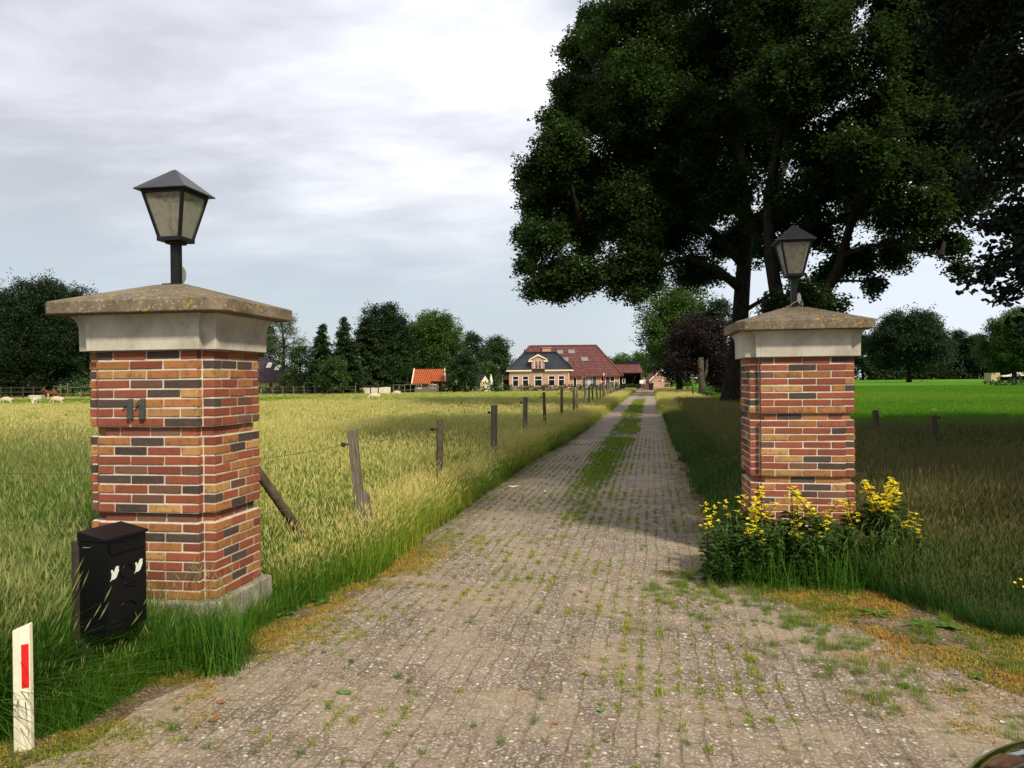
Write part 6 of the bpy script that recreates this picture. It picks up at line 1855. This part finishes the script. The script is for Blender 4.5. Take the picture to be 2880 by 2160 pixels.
for px, py, k in ((2120, 1385, 3), (2117, 1420, 3), (2119, 1460, 1), (2094, 1485, 1), (2145, 1410, 0), (2147, 1425, 1), (2172, 1402, 2), (2240, 1400, 1), (2318, 1375, 3), (2312, 1402, 0), (2286, 1458, 2), (2411, 1412, 0), (2423, 1358, 0), (2446, 1362, 3), (2466, 1350, 3), (2496, 1340, 3), (2500, 1380, 0),
                  (2478, 1414, 2), (2538, 1405, 3), (2548, 1438, 0), (2568, 1465, 1), (2003, 1448, 1), (2042, 1425, 2), (2020, 1415, 2), (2064, 1410, 2), (2075, 1395, 2), (2226, 1380, 2), (2256, 1455, 2), (2373, 1436, 2), (2396, 1395, 2), (2226, 1430, 1), (2508, 1432, 1), (2322, 1430, 2), (2219, 1488, 2), (2153, 1478, 2), (2290, 1516, 2)):
    Y = rF.uniform(6.3, 6.7) if px < 2400 else rF.uniform(6.3, 7.0)
    if py > 1440: Y = rF.uniform(6.1, 6.3)
    place_plant(px, py, Y, k, True)
for i in range(150):
    px = 1985 + 560 * (i + rF.uniform(0, 1)) / 150
    Y = rF.uniform(6.12, 6.78)
    edge = min(1.0, (px - 1960) / 90, (2600 - px) / 90)
    top = 1062 + (1.7 - rF.uniform(.34, .50) * edge) * FPX / Y
    place_plant(px, top, Y, 4 + i % 3, False)
for p_ in protos:
    for ch in list(p_.children): bpy.data.objects.remove(ch)
    bpy.data.objects.remove(p_)
# the pillar is ringed: a few tall grasses before it stand in the clump
x = G.uniform(1.7, 3.6, 60); y = G.uniform(5.95, 6.5, 60)
put('long_grass', 'long grass blades standing among the yellow flowers', x, y, 'long', .66, .12, 31)

# broad leaved weeds on the soil
def weed(px, py, s, label, n=7, wide=.30, up=.5):
    a, b_ = px - 1440.0, 1080.0 - py
    q = at(px, py, 1.0); Y = EYE / (EYE - q.z)
    p = at(px, py, Y)
    r_ = np.random.default_rng(int(px * 7 + py))
    V_, T_ = [], []
    for k in range(n):
        an = k * 2.39996 + r_.uniform(-.3, .3); l = s * r_.uniform(.6, 1.1); u = up * r_.uniform(.4, 1.4)
        d = np.array((math.cos(an), math.sin(an), 0.0)); sd = np.array((-math.sin(an), math.cos(an), 0.0))
        prev = None
        for i in range(4):
            t0, t1 = i / 4, (i + 1) / 4
            def pt(t, e): 
                w = wide * l * math.sin(math.pi * min(.98, .12 + .86 * t)) ** .8
                return d * l * t + np.array((0, 0, l * u * (t - .75 * t * t) + .008)) + sd * w * e + np.array((0, 0, .05 * w if e else 0))
            V_ += [pt(t0, -1), pt(t0, 0), pt(t1, 0), pt(t1, -1)]; V_ += [pt(t0, 0), pt(t0, 1), pt(t1, 1), pt(t1, 0)]
            tt = np.clip(.5 + r_.normal(0, .2), 0, 1); T_ += [tt, tt]
    o = np_mesh('weed', np.array(V_), 4, M['lf_weed'], {'tint': T_}, None, (p.x, p.y, .006))
    tag(o, label, 'weed')
weed(2175, 1648, .07, 'round leaved weed on the dry moss below the flowers', 5, .42)
weed(2540, 1668, .26, 'large dock with broad leaves at the grass edge on the right', 7, .26, .9)
weed(2600, 1655, .24, 'second dock plant just right of the large one', 7, .24, .9)
weed(2470, 1732, .15, 'flat rosette of jagged leaves on the dry edge of the apron', 9, .16, .25)
weed(2600, 1765, .12, 'light green rosette right of the jagged one', 8, .24, .5)
weed(2665, 1770, .11, 'small rosette at the soil edge near the right border', 7, .24, .5)
weed(2545, 1940, .060, 'three leaved seedling on the bare pavers at lower right', 4, .36, .4)
weed(2750, 1915, .065, 'seedling with round leaves in the dry soil at far right', 5, .36, .5)
weed(2700, 1950, .055, 'tiny green weed near the black bonnet', 5, .3, .5)
weed(905, 1700, .10, 'creeping green weed at the paving edge right of the plinth', 8, .32, .5)
weed(790, 1735, .10, 'leafy weed before the corner of the plinth', 8, .3, .6)
weed(830, 1690, .09, 'small leafy weed between plinth and paving', 7, .32, .6)
# buttercups at the right edge
q = at(2868, 1630, 5.1)
r_ = thing('buttercup', 'small yellow buttercups in the grass at the right edge', 'flower', (q.x, 5.1, 0))
m = MB()
for dx, z in ((-.03, .30), (.01, .32), (.03, .27)): m.tube([(dx * .3, 0, 0), (dx, 0, z)], .002, 4)
m.build('stem', M['lf_flower'], r_)
m = MB()
for dx, z in ((-.03, .302), (.01, .322), (.03, .272)): m.tube([(dx, 0, z), (dx, -.004, z + .008)], [.003, .010], 7)
m.build('blossom', plain('buttercup_yellow', (0.8, 0.58, 0.02), .4), r_)

# litter on the drive
def flake(name, px, py, s, mat, label, cat, z=.014):
    q = at(px, py, 1.0); Y = EYE / (EYE - q.z); p = at(px, py, Y)
    r_ = random.Random(px)
    m = MB(); n = 9
    P = [(s * math.cos(2 * math.pi * i / n) * r_.uniform(.6, 1.1), s * .62 * math.sin(2 * math.pi * i / n) * r_.uniform(.6, 1.1)) for i in range(n)]
    m.loft([[(x_, y_, z + .25 * s * (abs(x_) / s) ** 2 + dz) for x_, y_ in P] for dz in (0, .0015)])
    tag(m.build(name, mat, loc=(p.x, p.y, 0), rz=r_.uniform(0, 3)), label, cat)
flake('fallen_leaf', 970, 1958, .045, M['greenleaf'], 'green fallen leaf lying on the pavers in the lower left half', 'leaf')
flake('fallen_leaf', 1692, 2008, .032, M['greenleaf'], 'curled green leaf on the pavers near the bottom centre', 'leaf')
flake('fallen_leaf', 1563, 2045, .020, M['deadleaf'], 'small orange brown leaf near the bottom centre', 'leaf')
flake('fallen_leaf', 1480, 1947, .022, M['deadleaf'], 'reddish crumpled leaf in the middle of the near pavers', 'leaf')
flake('fallen_leaf', 1768, 1953, .018, M['greenleaf'], 'tiny green leaf scrap right of the bottom centre', 'leaf')
flake('fallen_leaf', 1636, 1670, .030, M['deadleaf'], 'brown leaf lump where the drive passes between the pillars', 'leaf')
flake('fallen_leaf', 600, 2035, .04, M['deadleaf'], 'brown leaf on the soil edge right of the marker post', 'leaf')
flake('fallen_leaf', 620, 1985, .035, M['deadleaf'], 'dead leaf in the weeds below the mailbox', 'leaf')
flake('paper_scrap', 1444, 1372, .11, M['paper'], 'white scrap lying at the left edge of the drive beyond the pillars', 'litter')
flake('paper_scrap', 1536, 1385, .045, M['paper'], 'small white scrap right of the larger one on the drive', 'litter')
flake('paper_scrap', 2824, 2042, .02, M['paper'], 'pale petal sized scrap just above the black bonnet', 'litter')
# ------------------------------------------------------------------ sky, sun, camera
SUN_EL = R(42)
TO_SUN = Vector((0.52 * math.cos(SUN_EL), -0.854 * math.cos(SUN_EL), math.sin(SUN_EL))).normalized()
def make_world():
    w = bpy.data.worlds.new('World')
    SC.world = w
    w.use_nodes = True
    t = w.node_tree
    N, L = t.nodes, t.links
    bg = N['Background']
    def n(typ, **kw):
        d = N.new(typ)
        for k, v in kw.items(): setattr(d, k, v)
        return d
    def link(a, b): L.new(a, b)
    def mth(op, a, b=0.0, c=None, clamp=False):
        d = n('ShaderNodeMath', operation=op, use_clamp=clamp)
        for s, v in zip(d.inputs, (a, b, c)):
            if v is None: continue
            if isinstance(v, bpy.types.NodeSocket): link(v, s)
            else: s.default_value = v
        return d.outputs[0]
    def mixc(f, a, b, mode='MIX'):
        d = n('ShaderNodeMix', data_type='RGBA', blend_type=mode)
        for s, v in ((d.inputs[0], f), (d.inputs[6], a), (d.inputs[7], b)):
            if isinstance(v, bpy.types.NodeSocket): link(v, s)
            elif isinstance(v, tuple): s.default_value = (*v, 1)
            else: s.default_value = v
        return d.outputs[2]
    def mr(v, lo, hi):
        d = n('ShaderNodeMapRange', interpolation_type='SMOOTHSTEP')
        link(v, d.inputs[0]); d.inputs[1].default_value = lo; d.inputs[2].default_value = hi
        return d.outputs[0]
    tc = n('ShaderNodeTexCoord').outputs['Generated']
    sp = n('ShaderNodeSeparateXYZ'); link(tc, sp.inputs[0])
    x, y, z = sp.outputs
    den = mth('ADD', mth('MAXIMUM', z, 0.0), 0.16)
    cv = n('ShaderNodeCombineXYZ')
    link(mth('DIVIDE', x, den), cv.inputs[0]); link(mth('DIVIDE', y, den), cv.inputs[1])
    def noise(sc, det, ro, off, dist=0.0):
        m = n('ShaderNodeMapping'); link(cv.outputs[0], m.inputs[0]); m.inputs[1].default_value = off; m.inputs[3].default_value = (1.0, 1.5, 1)
        q = n('ShaderNodeTexNoise'); link(m.outputs[0], q.inputs['Vector'])
        q.inputs['Scale'].default_value = sc; q.inputs['Detail'].default_value = det; q.inputs['Roughness'].default_value = ro; q.inputs['Distortion'].default_value = dist
        return q.outputs['Fac']
    big = noise(0.55, 7, 0.52, (3.1, 1.7, 0), 0.4)
    med = noise(1.5, 8, 0.58, (7.7, 4.2, 0), 0.3)
    cl = mth('ADD', mth('MULTIPLY', big, 0.6), mth('MULTIPLY', med, 0.4))
    sky = n('ShaderNodeTexSky', sky_type='NISHITA', sun_disc=False)
    sky.sun_elevation = SUN_EL
    sky.sun_rotation = math.atan2(TO_SUN.x, TO_SUN.y)
    skc = mixc(1.0, sky.outputs[0], (0.075, 0.075, 0.075), 'MULTIPLY')
    veil = mixc(0.80, skc, (0.52, 0.585, 0.64))
    # brightness of the cloud deck: thin and bright towards the zenith in the gate's direction, greyer to the left
    dv = n('ShaderNodeVectorMath', operation='DOT_PRODUCT'); link(tc, dv.inputs[0]); dv.inputs[1].default_value = Vector((0.03, 0.86, 0.50)).normalized()
    glow = mr(dv.outputs['Value'], 0.86, 0.995)
    dl = n('ShaderNodeVectorMath', operation='DOT_PRODUCT'); link(tc, dl.inputs[0]); dl.inputs[1].default_value = Vector((-0.42, 0.88, 0.24)).normalized()
    grey = mr(dl.outputs['Value'], 0.80, 1.0)
    k = mth('ADD', cl, mth('MULTIPLY', glow, 0.075))
    k = mth('SUBTRACT', k, mth('MULTIPLY', grey, 0.045))
    ramp = n('ShaderNodeValToRGB'); link(k, ramp.inputs[0])
    cr = ramp.color_ramp
    stops = [(0.36, (0.40, 0.41, 0.45)), (0.46, (0.51, 0.53, 0.585)), (0.55, (0.68, 0.70, 0.77)), (0.66, (0.95, 0.96, 1.0))]
    while len(cr.elements) < len(stops): cr.elements.new(0.5)
    for e, (p, c) in zip(cr.elements, stops): e.position = p; e.color = (*c, 1)
    cover = mr(z, 0.05, 0.30)
    cover = mth('MULTIPLY', cover, mr(cl, 0.34, 0.50))
    c = mixc(cover, veil, ramp.outputs[0])
    # paler towards the right horizon
    dr = n('ShaderNodeVectorMath', operation='DOT_PRODUCT'); link(tc, dr.inputs[0]); dr.inputs[1].default_value = Vector((0.62, 0.78, 0.05)).normalized()
    c = mixc(mth('MULTIPLY', mr(dr.outputs['Value'], 0.80, 1.0), 0.75), c, (0.74, 0.80, 0.88))
    link(c, bg.inputs[0])
    bg.inputs[1].default_value = 1.02
make_world()
ld = bpy.data.lights.new('sun', 'SUN')
ld.energy = 4.0
ld.angle = R(5.5)
ld.color = (1.0, 0.91, 0.74)
lo = bpy.data.objects.new('sun', ld)
COL.objects.link(lo)
lo.rotation_euler = (-TO_SUN).to_track_quat('-Z', 'Y').to_euler()
lo.location = TO_SUN * 60

cd = bpy.data.cameras.new('camera')
cd.sensor_width = 36.0
cd.lens = 36.0 * FPX / 2880.0
cd.clip_start = 0.05
cd.clip_end = 3000
co = bpy.data.objects.new('camera', cd)
COL.objects.link(co)
co.location = (0, 0, EYE)
co.rotation_euler = (Matrix.Rotation(R(90) - HOR / FPX, 4, 'X') @ Matrix.Rotation(-ROLL, 4, 'Z')).to_euler()
SC.camera = co
SC.view_settings.view_transform = 'Standard'
SC.view_settings.look = 'None'
SC.view_settings.exposure = 0.30
SC.view_settings.gamma = 1.0
SC.cycles.max_bounces = 6
SC.cycles.transparent_max_bounces = 12
SC.cycles.use_denoising = True
